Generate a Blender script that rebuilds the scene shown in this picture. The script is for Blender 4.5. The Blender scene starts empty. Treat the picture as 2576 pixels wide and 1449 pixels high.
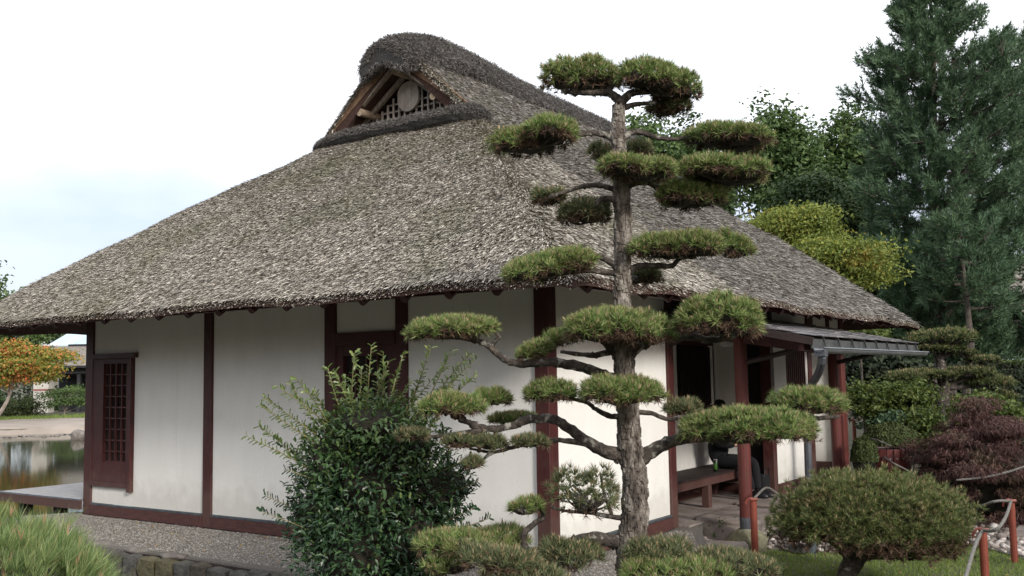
import bpy, bmesh, math, random
import numpy as np
from mathutils import Matrix, Vector
rng = np.random.default_rng(7)
random.seed(7)
SC = bpy.context.scene
COL = SC.collection
# ---------------------------------------------------------------- camera
CAM = np.array([5.017, -7.828, 1.76])
YAW, PITCH, ROLL = -.605, .088, -.017
KPX = 2488.0            # focal length in units of a 2576 px wide picture
FW = np.array([math.sin(YAW)*math.cos(PITCH), math.cos(YAW)*math.cos(PITCH), math.sin(PITCH)])
_r0 = np.array([math.cos(YAW), -math.sin(YAW), 0.0]); _u0 = np.cross(_r0, FW)
RT = _r0*math.cos(ROLL)+_u0*math.sin(ROLL)
UP = -_r0*math.sin(ROLL)+_u0*math.cos(ROLL)
RH = _r0.copy()                                   # horizontal right
FH = np.array([math.sin(YAW), math.cos(YAW), 0])  # horizontal forward
cam = bpy.data.cameras.new('camera'); camo = bpy.data.objects.new('camera', cam); COL.objects.link(camo)
cam.sensor_width = 36; cam.lens = KPX/2576*36; cam.clip_start = .05; cam.clip_end = 2000
m = Matrix([[RT[0], UP[0], -FW[0], CAM[0]], [RT[1], UP[1], -FW[1], CAM[1]], [RT[2], UP[2], -FW[2], CAM[2]], [0, 0, 0, 1]])
camo.matrix_world = m
SC.camera = camo
def at(u, v, d):
    """point of the place seen at (u,v) of the photograph, d metres away"""
    return CAM + (FW + RT*(u-1288)/KPX - UP*(v-724.5)/KPX)*d
def onp(u, v, ax, c):
    r = FW + RT*(u-1288)/KPX - UP*(v-724.5)/KPX
    return CAM + r*(c-CAM[ax])/r[ax]
# ---------------------------------------------------------------- world and light
SUN_EL, SUN_AZ = math.radians(25), math.radians(67)     # azimuth measured from -y towards +x
sdir = Vector((math.sin(SUN_AZ)*math.cos(SUN_EL), -math.cos(SUN_AZ)*math.cos(SUN_EL), math.sin(SUN_EL)))
W = bpy.data.worlds.new('World'); SC.world = W; W.use_nodes = True
nt = W.node_tree; nt.nodes.clear()
def N(nt, t, **k):
    n = nt.nodes.new(t)
    for a, b in k.items():
        if a.startswith('i_'):
            n.inputs[a[2:].replace('_', ' ')].default_value = b
        else: setattr(n, a, b)
    return n
def ramp(nt, stops):
    r = nt.nodes.new('ShaderNodeValToRGB'); e = r.color_ramp.elements
    while len(e) < len(stops): e.new(.5)
    for k, (p, c) in enumerate(stops):
        e[k].position = p; e[k].color = (*c, 1) if len(c) == 3 else c
    return r
sky = N(nt, 'ShaderNodeTexSky', sky_type='NISHITA', sun_disc=False, sun_elevation=SUN_EL,
        sun_rotation=math.atan2(sdir.x, sdir.y), air_density=1.0, dust_density=2.0, ozone_density=1.0)
tc = N(nt, 'ShaderNodeTexCoord'); mp = N(nt, 'ShaderNodeMapping'); mp.inputs['Scale'].default_value = (1, 1, 2.6)
nt.links.new(tc.outputs['Generated'], mp.inputs['Vector'])
nz = N(nt, 'ShaderNodeTexNoise', i_Scale=1.7, i_Detail=7.0, i_Roughness=.55); nt.links.new(mp.outputs[0], nz.inputs['Vector'])
rp = ramp(nt, [(.36, (.45,)*3), (.58, (1, 1, 1))]); nt.links.new(nz.outputs['Fac'], rp.inputs[0])
mx = N(nt, 'ShaderNodeMix', data_type='RGBA'); sx = N(nt, 'ShaderNodeSeparateXYZ'); nt.links.new(tc.outputs['Generated'], sx.inputs[0])
er = ramp(nt, [(.0, (.12,)*3), (.15, (.30,)*3), (.25, (.75,)*3), (.36, (1, 1, 1))]); nt.links.new(sx.outputs['Z'], er.inputs[0])
ml = N(nt, 'ShaderNodeMath', operation='MULTIPLY'); nt.links.new(rp.outputs[0], ml.inputs[0]); nt.links.new(er.outputs[0], ml.inputs[1])
nt.links.new(ml.outputs[0], mx.inputs['Factor'])
mul = N(nt, 'ShaderNodeMix', data_type='RGBA', blend_type='MULTIPLY'); mul.inputs['Factor'].default_value = 1
nt.links.new(sky.outputs[0], mul.inputs['A']); mul.inputs['B'].default_value = (.66, .62, .72, 1)
nt.links.new(mul.outputs['Result'], mx.inputs['A']); mx.inputs['B'].default_value = (9.4, 9.6, 9.9, 1)
bg = N(nt, 'ShaderNodeBackground', i_Strength=.1); nt.links.new(mx.outputs['Result'], bg.inputs['Color'])
wo = N(nt, 'ShaderNodeOutputWorld'); nt.links.new(bg.outputs[0], wo.inputs[0])
sl = bpy.data.lights.new('sun', 'SUN'); sl.energy = 1.75; sl.angle = math.radians(11); sl.color = (1, .95, .87)
so = bpy.data.objects.new('sun', sl); COL.objects.link(so); so.rotation_euler = sdir.to_track_quat('Z', 'Y').to_euler()
SC.view_settings.view_transform = 'Standard'; SC.view_settings.look = 'None'
SC.view_settings.exposure = 1.0; SC.view_settings.gamma = 1; SC.view_settings.use_curve_mapping = False
# ---------------------------------------------------------------- materials
MATS = {}
def mat(name, stops, scale=6, detail=6, rough=.8, bump=0, bscale=None, isl=0, stretch=(1, 1, 1), spec=.4, metal=0,
        trans=0, moss=None, blotch=None, objr=0, splash=None):
    if name in MATS: return MATS[name]
    M = bpy.data.materials.new(name); M.use_nodes = True; t = M.node_tree; t.nodes.clear()
    L = t.links.new
    out = N(t, 'ShaderNodeOutputMaterial'); p = N(t, 'ShaderNodeBsdfPrincipled')
    p.inputs['Roughness'].default_value = rough; p.inputs['Specular IOR Level'].default_value = spec; p.inputs['Metallic'].default_value = metal
    c = N(t, 'ShaderNodeTexCoord'); mpg = N(t, 'ShaderNodeMapping'); mpg.inputs['Scale'].default_value = stretch
    L(c.outputs['Object'], mpg.inputs['Vector'])
    n = N(t, 'ShaderNodeTexNoise', i_Scale=float(scale), i_Detail=float(detail), i_Roughness=.6); L(mpg.outputs[0], n.inputs['Vector'])
    fac = n.outputs['Fac']
    if isl:
        g = N(t, 'ShaderNodeNewGeometry'); a = N(t, 'ShaderNodeMix', data_type='FLOAT'); a.inputs['Factor'].default_value = isl
        L(fac, a.inputs['A']); L(g.outputs['Random Per Island'], a.inputs['B']); fac = a.outputs['Result']
    if objr:
        g = N(t, 'ShaderNodeObjectInfo'); a = N(t, 'ShaderNodeMix', data_type='FLOAT'); a.inputs['Factor'].default_value = objr
        L(fac, a.inputs['A']); L(g.outputs['Random'], a.inputs['B']); fac = a.outputs['Result']
    r = ramp(t, stops); L(fac, r.inputs[0]); colr = r.outputs[0]
    for extra in (moss, blotch):
        if extra:   # (color, scale, lo, hi)
            mc, ms, lo, hi, amt = extra
            n2 = N(t, 'ShaderNodeTexNoise', i_Scale=float(ms), i_Detail=5.0); L(c.outputs['Object'], n2.inputs['Vector'])
            r2 = ramp(t, [(lo, (0, 0, 0)), (hi, (amt,)*3)]); L(n2.outputs['Fac'], r2.inputs[0])
            x = N(t, 'ShaderNodeMix', data_type='RGBA'); L(r2.outputs[0], x.inputs['Factor']); L(colr, x.inputs['A'])
            x.inputs['B'].default_value = (*mc, 1); colr = x.outputs['Result']
    if splash:   # rain splash dirt on the lowest part, broken up by noise
        sc_, zt, amt = splash; sx_ = N(t, 'ShaderNodeSeparateXYZ'); L(c.outputs['Object'], sx_.inputs[0])
        n4 = N(t, 'ShaderNodeTexNoise', i_Scale=7.0, i_Detail=6.0); L(c.outputs['Object'], n4.inputs['Vector'])
        md = N(t, 'ShaderNodeMath', operation='MULTIPLY_ADD'); L(n4.outputs['Fac'], md.inputs[0]); md.inputs[1].default_value = -.5; L(sx_.outputs['Z'], md.inputs[2])
        mr = N(t, 'ShaderNodeMapRange'); L(md.outputs[0], mr.inputs['Value']); mr.inputs['From Min'].default_value = zt-.42; mr.inputs['From Max'].default_value = zt-.12; mr.inputs['To Min'].default_value = amt; mr.inputs['To Max'].default_value = 0
        x = N(t, 'ShaderNodeMix', data_type='RGBA'); L(mr.outputs[0], x.inputs['Factor']); L(colr, x.inputs['A']); x.inputs['B'].default_value = (*sc_, 1); colr = x.outputs['Result']
    L(colr, p.inputs['Base Color'])
    if bump:
        n3 = N(t, 'ShaderNodeTexNoise', i_Scale=float(bscale or scale*4), i_Detail=6.0); L(mpg.outputs[0], n3.inputs['Vector'])
        b = N(t, 'ShaderNodeBump', i_Strength=bump, i_Distance=.02); L(n3.outputs['Fac'], b.inputs['Height']); L(b.outputs[0], p.inputs['Normal'])
    if trans:
        tr = N(t, 'ShaderNodeBsdfTranslucent'); L(colr, tr.inputs['Color']); ms_ = N(t, 'ShaderNodeMixShader'); ms_.inputs[0].default_value = trans
        L(p.outputs[0], ms_.inputs[1]); L(tr.outputs[0], ms_.inputs[2]); L(ms_.outputs[0], out.inputs[0])
    else: L(p.outputs[0], out.inputs[0])
    MATS[name] = M; return M
def two(a, b, lo=.3, hi=.7): return [(lo, a), (hi, b)]
m_plaster = mat('plaster', two((.72, .705, .67), (.775, .76, .725)), 2.2, 9, .9, .15, 160, spec=.2, stretch=(2.2, 2.2, .35), blotch=((.60, .58, .54), 3.1, .56, .8, .35), moss=((.66, .655, .64), 38, .5, .7, .5), splash=((.42, .40, .35), .42, .45))
m_red = mat('red_brown_timber', two((.034, .009, .009), (.075, .017, .015)), 5, 6, .5, .25, 60, stretch=(6, 6, 1), spec=.35, blotch=((.075, .035, .03), 7, .52, .72, .55), splash=((.10, .06, .05), .5, .6))
m_redsill = mat('faded_sill_timber', two((.045, .018, .016), (.09, .034, .028)), 7, 6, .6, .3, 40, stretch=(1, 1, 4), spec=.4)
m_post = mat('bright_red_timber', two((.07, .016, .014), (.13, .027, .022)), 5, 6, .5, .3, 60, stretch=(8, 8, 1), spec=.4, blotch=((.05, .03, .025), 4, .55, .8, .5))
m_dark = mat('dark_timber', two((.014, .009, .008), (.035, .02, .018)), 6, 5, .7, .3, 50)
m_black = mat('black_lattice_wood', two((.006, .005, .005), (.012, .01, .01)), 6, 3, .6)
m_flash = mat('lead_flashing', two((.06, .075, .09), (.13, .16, .18)), 9, 6, .45, .2, 60, metal=.5)
m_oldwood = mat('weathered_wood', two((.12, .095, .075), (.30, .255, .215)), 8, 8, .85, .4, 60, stretch=(3, 3, 1))
m_oldwood2 = mat('brown_old_wood', two((.10, .055, .03), (.21, .13, .08)), 8, 8, .85, .4, 60, stretch=(3, 3, 1))
m_lattw = mat('pale_lattice_wood', two((.26, .22, .19), (.45, .40, .35)), 8, 8, .85, .3, 60)
m_endgrain = mat('log_end', two((.22, .16, .11), (.36, .29, .21)), 22, 4, .9)
m_glass = mat('window_glass', two((.012, .010, .010), (.03, .022, .02)), 3, 3, .08, spec=.8)
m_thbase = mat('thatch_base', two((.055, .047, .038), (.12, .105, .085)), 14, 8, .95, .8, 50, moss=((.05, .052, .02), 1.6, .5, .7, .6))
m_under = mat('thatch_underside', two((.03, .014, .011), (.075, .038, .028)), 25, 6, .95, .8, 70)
STW = [(.05, (.07, .06, .048)), (.28, (.215, .193, .162)), (.6, (.42, .385, .335)), (.95, (.74, .69, .61))]
m_straw = mat('straw', STW, 3, 6, .9, isl=.8, moss=((.20, .205, .10), .9, .50, .72, .45), blotch=((.10, .095, .09), .8, .56, .8, .45))
m_strawg = mat('grey_straw', [(.1, (.07, .062, .056)), (.5, (.20, .185, .17)), (.95, (.42, .39, .36))], 3, 6, .95, isl=.75,
               moss=((.10, .105, .045), 1.0, .55, .75, .35))
m_cap = mat('ridge_thatch', [(.1, (.045, .042, .040)), (.5, (.14, .13, .125)), (.95, (.30, .285, .27))], 5, 6, .95, isl=.6, moss=((.07, .075, .04), 3, .55, .75, .5))
m_capbase = mat('ridge_thatch_base', two((.018, .017, .016), (.05, .046, .044)), 30, 6, .95, .9, 60)
m_slate = mat('slate', [(.1, (.035, .034, .038)), (.5, (.10, .095, .10)), (.95, (.26, .235, .235))], 5, 8, .4, .4, 50, objr=.55, spec=.5, moss=((.09, .12, .11), 1.7, .5, .7, .6), blotch=((.26, .23, .22), 5, .6, .75, .5))
m_zinc = mat('zinc', two((.06, .064, .064), (.13, .135, .13)), 4, 6, .42, .15, 30, metal=.6)
m_zinclt = mat('pale_zinc', two((.14, .15, .16), (.26, .28, .30)), 4, 6, .4, .1, metal=.6)
m_pipe = mat('dark_pipe', two((.045, .05, .06), (.10, .105, .12)), 6, 6, .5, .2, metal=.3, spec=.5)
m_bark = mat('pine_bark', [(.32, (.030, .024, .020)), (.48, (.12, .10, .084)), (.62, (.27, .245, .215)), (.8, (.42, .39, .35))], 20, 10, .95, 1.0, 34, stretch=(1, 1, .45))
m_barkd = mat('branch_bark', [(.3, (.020, .016, .013)), (.52, (.060, .049, .041)), (.7, (.14, .12, .10))], 22, 10, .95, .9, 50, blotch=((.34, .33, .29), 14, .58, .66, .75))
m_trunkb = mat('grey_bark', two((.035, .028, .024), (.12, .10, .085)), 6, 8, .95, .8, 20)
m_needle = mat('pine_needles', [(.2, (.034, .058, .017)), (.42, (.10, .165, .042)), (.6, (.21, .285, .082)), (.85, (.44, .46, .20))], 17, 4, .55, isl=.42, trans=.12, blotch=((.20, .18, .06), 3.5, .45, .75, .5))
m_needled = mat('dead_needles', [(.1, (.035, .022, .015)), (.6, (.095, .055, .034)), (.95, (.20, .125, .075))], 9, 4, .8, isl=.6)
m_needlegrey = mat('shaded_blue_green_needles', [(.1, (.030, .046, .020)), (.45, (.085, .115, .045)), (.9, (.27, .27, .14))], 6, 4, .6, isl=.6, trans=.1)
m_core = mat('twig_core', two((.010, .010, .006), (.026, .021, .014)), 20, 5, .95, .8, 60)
m_bigp = mat('big_pine_needles', [(.1, (.020, .045, .026)), (.5, (.066, .125, .064)), (.95, (.17, .25, .115))], .9, 4, .6, isl=.45, trans=.12)
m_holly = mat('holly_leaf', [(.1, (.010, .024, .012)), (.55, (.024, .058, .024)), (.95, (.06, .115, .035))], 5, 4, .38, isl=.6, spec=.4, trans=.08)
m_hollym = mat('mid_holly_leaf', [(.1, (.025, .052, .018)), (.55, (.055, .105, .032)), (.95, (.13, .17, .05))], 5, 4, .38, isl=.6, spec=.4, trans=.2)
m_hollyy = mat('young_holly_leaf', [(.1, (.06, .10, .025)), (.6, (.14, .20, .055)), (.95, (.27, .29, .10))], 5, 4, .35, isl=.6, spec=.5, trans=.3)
m_stem = mat('green_stem', two((.16, .15, .06), (.30, .25, .12)), 9, 3, .6)
m_leafa = mat('broad_leaf_green', [(.1, (.03, .065, .018)), (.5, (.075, .13, .036)), (.95, (.16, .21, .07))], .8, 4, .6, isl=.5, trans=.25)
m_leafd = mat('dark_leaf', [(.1, (.016, .035, .012)), (.5, (.04, .075, .024)), (.95, (.085, .12, .04))], .8, 4, .6, isl=.5, trans=.2)
m_leafy = mat('yellow_green_leaf', [(.1, (.06, .10, .02)), (.5, (.16, .205, .038)), (.95, (.34, .32, .06))], .9, 4, .6, isl=.5, trans=.3, blotch=((.40, .17, .03), 1.3, .58, .75, .5))
m_leaflime = mat('lime_leaf', [(.1, (.03, .055, .012)), (.5, (.075, .11, .022)), (.95, (.17, .195, .04))], 1.5, 4, .6, isl=.5, trans=.3)
m_leafo = mat('orange_maple_leaf', [(.34, (.10, .16, .025)), (.46, (.24, .25, .04)), (.56, (.42, .19, .05)), (.72, (.46, .10, .05))], .5, 3, .6, isl=.3, trans=.3)
m_leafr = mat('purple_maple_leaf', [(.1, (.030, .016, .014)), (.5, (.090, .042, .036)), (.95, (.22, .115, .095))], 1.6, 4, .6, isl=.5, trans=.2, moss=((.05, .065, .02), 1.5, .54, .68, .7), blotch=((.20, .035, .02), 1.1, .62, .75, .5))
m_dome = mat('clipped_leaf', [(.1, (.028, .045, .014)), (.5, (.065, .09, .026)), (.95, (.13, .145, .045))], 3, 4, .7, isl=.5, trans=.15)
m_hedge = mat('dark_hedge_leaf', [(.1, (.008, .014, .008)), (.5, (.02, .032, .014)), (.95, (.04, .055, .02))], 3, 4, .7, isl=.5)
m_grass = mat('grass_blades', [(.1, (.07, .11, .022)), (.5, (.16, .23, .045)), (.95, (.28, .34, .09))], 2, 4, .6, isl=.5, trans=.25)
m_lawn = mat('lawn', two((.05, .050, .032), (.105, .10, .065)), 2, 8, .95, .6, 60)
m_sand = mat('sand', two((.22, .185, .155), (.32, .275, .235)), .6, 8, .95, .3, 20)
m_gravelb = mat('gravel_bed', two((.10, .09, .08), (.21, .19, .17)), 60, 8, .95, .9, 160, moss=((.07, .075, .04), 1.2, .52, .72, .6))
m_gravel = mat('gravel_stone', [(.1, (.11, .10, .088)), (.5, (.21, .192, .17)), (.95, (.37, .345, .315))], 2, 3, .85, isl=.85)
m_pebble = mat('pebble', [(.05, (.13, .10, .085)), (.5, (.30, .255, .23)), (.95, (.56, .52, .48))], 2, 3, .75, isl=.85, bump=.2, bscale=60)
m_rock = mat('rock', [(.3, (.07, .06, .053)), (.5, (.155, .135, .12)), (.75, (.26, .235, .21))], 5, 10, .92, .7, 26, moss=((.06, .065, .03), 3, .55, .75, .6))
m_slab = mat('step_stone', [(.3, (.13, .10, .088)), (.5, (.22, .18, .16)), (.75, (.32, .28, .255))], 3, 10, .88, .6, 30)
m_mossrock = mat('mossy_rock', [(.3, (.09, .085, .05)), (.5, (.17, .16, .10)), (.75, (.27, .26, .19))], 9, 10, .95, .8, 30)
m_wallst = [mat('wall_stone_'+k, [(.3, a), (.7, b)], 9, 10, .95, .9, 34, moss=((.065, .062, .028), 4, .52, .72, .7)) for k, a, b in
            (('grey', (.035, .033, .03), (.10, .095, .088)), ('brown', (.035, .03, .025), (.095, .08, .062)), ('ochre', (.05, .045, .025), (.12, .105, .06)))]
m_deck = mat('deck_board', two((.20, .19, .185), (.34, .325, .315)), 4, 8, .6, .3, 60, stretch=(1, 8, 1), spec=.4)
m_farroof = mat('far_roof_slats', two((.13, .115, .10), (.23, .21, .185)), 5, 6, .8, .3)
m_farglass = mat('far_glass_roof', two((.36, .47, .53), (.46, .57, .62)), .8, 3, .25, spec=.5)
m_fardark = mat('far_dark_timber', two((.010, .011, .014), (.025, .026, .03)), 4, 4, .8)
m_pillar = mat('pale_block', two((.36, .34, .30), (.50, .48, .44)), 2, 6, .9, .3)
m_rost = mat('orange_red_steel', two((.15, .034, .022), (.23, .055, .032)), 4, 6, .5, .15, 40, spec=.4, blotch=((.13, .04, .03), 9, .55, .75, .5))
m_rope = mat('rope', two((.08, .077, .07), (.22, .205, .185)), 60, 4, .95, .6, 120)
m_bin = mat('bin_timber', two((.075, .018, .017), (.15, .036, .03)), 5, 6, .6, .2, 50)
m_tan = mat('tan_buds', [(.1, (.16, .11, .06)), (.6, (.34, .26, .15)), (.95, (.52, .43, .27))], 9, 4, .7, isl=.6)
m_cloth = mat('black_cloth', two((.002, .002, .003), (.006, .006, .008)), 6, 4, .9)
m_skin = mat('skin', two((.42, .23, .16), (.50, .29, .21)), 6, 4, .6)
m_shoe = mat('black_leather', two((.006, .006, .008), (.014, .013, .016)), 6, 4, .4)
m_can = mat('can_black', two((.010, .012, .010), (.016, .018, .014)), 6, 4, .3, metal=.3)
m_cangreen = mat('can_green', two((.12, .40, .06), (.15, .46, .08)), 6, 4, .4)
m_alu = mat('aluminium', two((.45, .46, .47), (.6, .6, .6)), 6, 4, .35, metal=.8)
m_lampg = mat('lamp_opal', two((.22, .21, .20), (.30, .29, .27)), 6, 4, .4)
m_white = mat('white_paint', two((.55, .57, .6), (.66, .68, .7)), 2, 4, .6)
# water
def water_mat():
    M = bpy.data.materials.new('pond_water'); M.use_nodes = True; t = M.node_tree; L = t.links.new
    p = t.nodes['Principled BSDF']; p.inputs['Base Color'].default_value = (.022, .024, .012, 1); p.inputs['Roughness'].default_value = .06
    p.inputs['IOR'].default_value = 1.33; p.inputs['Specular IOR Level'].default_value = .6
    c = N(t, 'ShaderNodeTexCoord'); mpg = N(t, 'ShaderNodeMapping'); mpg.inputs['Scale'].default_value = (1.2, 3, 1); mpg.inputs['Rotation'].default_value = (0, 0, .5)
    L(c.outputs['Object'], mpg.inputs['Vector'])
    n = N(t, 'ShaderNodeTexNoise', i_Scale=1.6, i_Detail=4.0); L(mpg.outputs[0], n.inputs['Vector'])
    b = N(t, 'ShaderNodeBump', i_Strength=.02, i_Distance=.04); L(n.outputs['Fac'], b.inputs['Height']); L(b.outputs[0], p.inputs['Normal'])
    return M
m_water = water_mat()
# ---------------------------------------------------------------- mesh helpers
def nrm(a):
    a = np.asarray(a, float); return a/np.maximum(np.linalg.norm(a, axis=-1, keepdims=True), 1e-9)
WL = {}
def mk(name, V, FS, mats, idx=None, smooth=False):
    V = np.asarray(V, np.float32); me = bpy.data.meshes.new(name)
    me.vertices.add(len(V)); me.vertices.foreach_set('co', V.ravel())
    tot = sum(F.size for F in FS); npoly = sum(len(F) for F in FS)
    me.loops.add(tot); me.loops.foreach_set('vertex_index', np.concatenate([F.ravel() for F in FS]).astype(np.int32))
    st = []; s = 0
    for F in FS:
        k = F.shape[1]; st.append(s+np.arange(len(F))*k); s += F.size
    me.polygons.add(npoly); me.polygons.foreach_set('loop_start', np.concatenate(st).astype(np.int32))
    if idx is not None: me.polygons.foreach_set('material_index', np.concatenate(idx).astype(np.int32))
    me.polygons.foreach_set('use_smooth', np.full(npoly, smooth, bool))
    for mm in (mats if isinstance(mats, (list, tuple)) else [mats]): me.materials.append(mm)
    me.update(calc_edges=True); return me
def tagp(o, label=None, cat=None, group=None, kind=None):
    if label: o['label'] = label
    if cat: o['category'] = cat
    if group: o['group'] = group
    if kind: o['kind'] = kind
    return o
def thing(name, loc, label=None, cat=None, group=None):
    o = bpy.data.objects.new(name, None); o.empty_display_size = .1; COL.objects.link(o); o.location = loc
    WL[o] = np.array(loc, float); return tagp(o, label, cat, group)
def link(name, me, parent=None, org=(0, 0, 0), world=False):
    o = bpy.data.objects.new(name, me); COL.objects.link(o)
    if parent is not None:
        o.parent = parent; WL[o] = WL[parent] if not world else WL[parent]
    else: o.location = org; WL[o] = np.array(org, float)
    return o
def dup(root, delta, label=None, group=None):
    def cp(o, par):
        c = o.copy(); COL.objects.link(c)
        if par: c.parent = par
        for ch in list(o.children): cp(ch, c)
        return c
    c = cp(root, None); c.location = Vector(root.location)+Vector(delta)
    if label: c['label'] = label
    if group: c['group'] = group
    return c
_bm = bmesh.new(); bmesh.ops.create_icosphere(_bm, subdivisions=1, radius=1)
ICO1V = np.array([v.co[:] for v in _bm.verts]); ICO1F = np.array([[v.index for v in f.verts] for f in _bm.faces]); _bm.free()
_bm = bmesh.new(); bmesh.ops.create_icosphere(_bm, subdivisions=2, radius=1)
ICO2V = np.array([v.co[:] for v in _bm.verts]); ICO2F = np.array([[v.index for v in f.verts] for f in _bm.faces]); _bm.free()
_bm = bmesh.new(); bmesh.ops.create_icosphere(_bm, subdivisions=4, radius=1)
ICO4V = np.array([v.co[:] for v in _bm.verts]); ICO4F = np.array([[v.index for v in f.verts] for f in _bm.faces]); _bm.free()
BOXF = np.array([[0, 3, 2, 1], [4, 5, 6, 7], [0, 1, 5, 4], [1, 2, 6, 5], [2, 3, 7, 6], [3, 0, 4, 7]])
class MB:
    def __init__(s): s.V = []; s.F = []; s.I = []; s.n = 0
    def add(s, V, F, mi=0):
        V = np.asarray(V, float).reshape(-1, 3); F = np.asarray(F, int)
        if not len(F): return s
        s.V.append(V); s.F.append(F+s.n); s.I.append(np.full(len(F), mi)); s.n += len(V); return s
    def box(s, a, b, mi=0, bev=0):
        a = np.minimum(a, b).astype(float) if True else a; b2 = np.maximum(a, b)
        (x0, y0, z0), (x1, y1, z1) = a, b2
        if bev:   # chamfer the long edges: octagonal-ish box through inset corners
            e = bev; V = []; 
            for z, t in ((z0, 0), (z1, 0)):
                V += [(x0+e, y0, z), (x1-e, y0, z), (x1, y0+e, z), (x1, y1-e, z), (x1-e, y1, z), (x0+e, y1, z), (x0, y1-e, z), (x0, y0+e, z)]
            F4 = [[k, (k+1) % 8, (k+1) % 8+8, k+8] for k in range(8)]
            n0 = s.n; s.add(V, F4, mi)
            s.F.append(np.array([[n0+7-k for k in range(8)], [n0+8+k for k in range(8)]])); s.I.append(np.full(2, mi)); return s
        return s.add([(x0, y0, z0), (x1, y0, z0), (x1, y1, z0), (x0, y1, z0), (x0, y0, z1), (x1, y0, z1), (x1, y1, z1), (x0, y1, z1)], BOXF, mi)
    def beam(s, p, q, w, h, mi=0, up=(0, 0, 1)):
        p = np.array(p, float); q = np.array(q, float); d = nrm(q-p); sd = nrm(np.cross(d, up)); u = np.cross(sd, d)
        V = [c+sd*a*w/2+u*b*h/2 for c in (p, q) for a, b in ((-1, -1), (1, -1), (1, 1), (-1, 1))]
        return s.add(V, [[0, 1, 2, 3], [7, 6, 5, 4], [0, 4, 5, 1], [1, 5, 6, 2], [2, 6, 7, 3], [3, 7, 4, 0]], mi)
    def tube(s, P, R, n=8, mi=0, rough=0, cap=True):
        P = np.array(P, float); R = np.broadcast_to(np.asarray(R, float), (len(P),)).copy()
        T = nrm(np.gradient(P, axis=0)); ref = np.array([0, 0, 1.]) if abs(T[0][2]) < .9 else np.array([1., 0, 0])
        a = nrm(np.cross(T[0], ref)); rings = []
        ph = np.linspace(0, 2*math.pi, n, endpoint=False)
        for k in range(len(P)):
            a = nrm(a-T[k]*np.dot(a, T[k])); b = np.cross(T[k], a)
            rr = R[k]*(1+rough*rng.uniform(-1, 1, n)) if rough else np.full(n, R[k])
            rings.append(P[k]+np.outer(np.cos(ph)*rr, a)+np.outer(np.sin(ph)*rr, b))
        V = np.concatenate(rings); F = []
        k = np.arange(len(P)-1)[:, None]*n; j = np.arange(n)[None, :]; j2 = (j+1) % n
        F = np.stack([k+j, k+j2, k+n+j2, k+n+j], -1).reshape(-1, 4)
        n0 = s.n; s.add(V, F, mi)
        if cap:
            s.F.append(np.array([[n0+n-1-q for q in range(n)], [n0+len(V)-n+q for q in range(n)]])); s.I.append(np.full(2, mi))
        return s
    def blob(s, c, r, mi=0, amp=.12, fr=2.2, lvl=2, seed=None):
        V0, F0 = {1: (ICO1V, ICO1F), 2: (ICO2V, ICO2F), 4: (ICO4V, ICO4F)}[lvl]
        rs = np.random.default_rng(seed) if seed is not None else rng
        d = np.zeros(len(V0))
        for q in range(5):
            w = rs.normal(size=3)*fr*(1+q*.6); d += np.sin(V0@w+rs.uniform(0, 6.28))/(1+q*.7)
        return s.add(V0*(1+amp*d[:, None])*np.array(r)+np.array(c), F0, mi)
    def obj(s, name, mats, parent=None, org=None, smooth=False, **tg):
        V = np.concatenate(s.V)
        if parent is not None: V = V-WL[parent]
        else:
            if org is None: org = (float((V[:, 0].min()+V[:, 0].max())/2), float((V[:, 1].min()+V[:, 1].max())/2), float(V[:, 2].min()))
            V = V-np.array(org)
        by = {}
        for F, I in zip(s.F, s.I): by.setdefault(F.shape[1], []).append((F, I))
        FS = [np.concatenate([f for f, _ in v]) for v in by.values()]; IX = [np.concatenate([i for _, i in v]) for v in by.values()]
        me = mk(name, V, FS, mats, IX, smooth)
        return tagp(link(name, me, parent, org or (0, 0, 0)), **tg)
def unit(n): return nrm(rng.normal(size=(n, 3)))
def tufts(mb, C, D, k, L, w, spread=.9, mi=0, Lv=.3):
    """k needles at each centre C, fanned round direction D, one thin triangle each"""
    C = np.repeat(C, k, 0); D = np.repeat(D, k, 0); n = len(C)
    d = nrm(D+spread*unit(n)); ln = L*(1+Lv*rng.uniform(-1, 1, n))[:, None]
    sd = nrm(np.cross(d, unit(n)))*w/2
    b = C+d*ln*.05
    V = np.stack([b-sd, b+sd, C+d*ln], 1).reshape(-1, 3)
    return mb.add(V, np.arange(3*n).reshape(-1, 3), mi)
def leaves(mb, C, Nn, sz, mi=0, asp=.55, fold=.15, sv=.35):
    n = len(C); Nn = nrm(Nn); t = nrm(np.cross(Nn, unit(n))); b = np.cross(Nn, t)
    s = (sz*(1+sv*rng.uniform(-1, 1, n)))[:, None]
    V = np.stack([C-t*s*.5, C+b*s*asp*.5+Nn*s*fold, C+t*s*.5, C-b*s*asp*.5+Nn*s*fold], 1).reshape(-1, 3)
    i = np.arange(n)[:, None]*4
    F = np.concatenate([i+np.array([[0, 1, 2]]), i+np.array([[0, 2, 3]])])
    return mb.add(V, F, mi)
def smooth_path(P, n=4):
    P = np.array(P, float); out = []
    Q = np.vstack([2*P[0]-P[1], P, 2*P[-1]-P[-2]])
    for k in range(1, len(Q)-2):
        for t in np.linspace(0, 1, n, endpoint=False):
            a, b, c, d = Q[k-1], Q[k], Q[k+1], Q[k+2]
            out.append(.5*((2*b)+(-a+c)*t+(2*a-5*b+4*c-d)*t*t+(-a+3*b-3*c+d)*t**3))
    out.append(P[-1]); return np.array(out)
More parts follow.
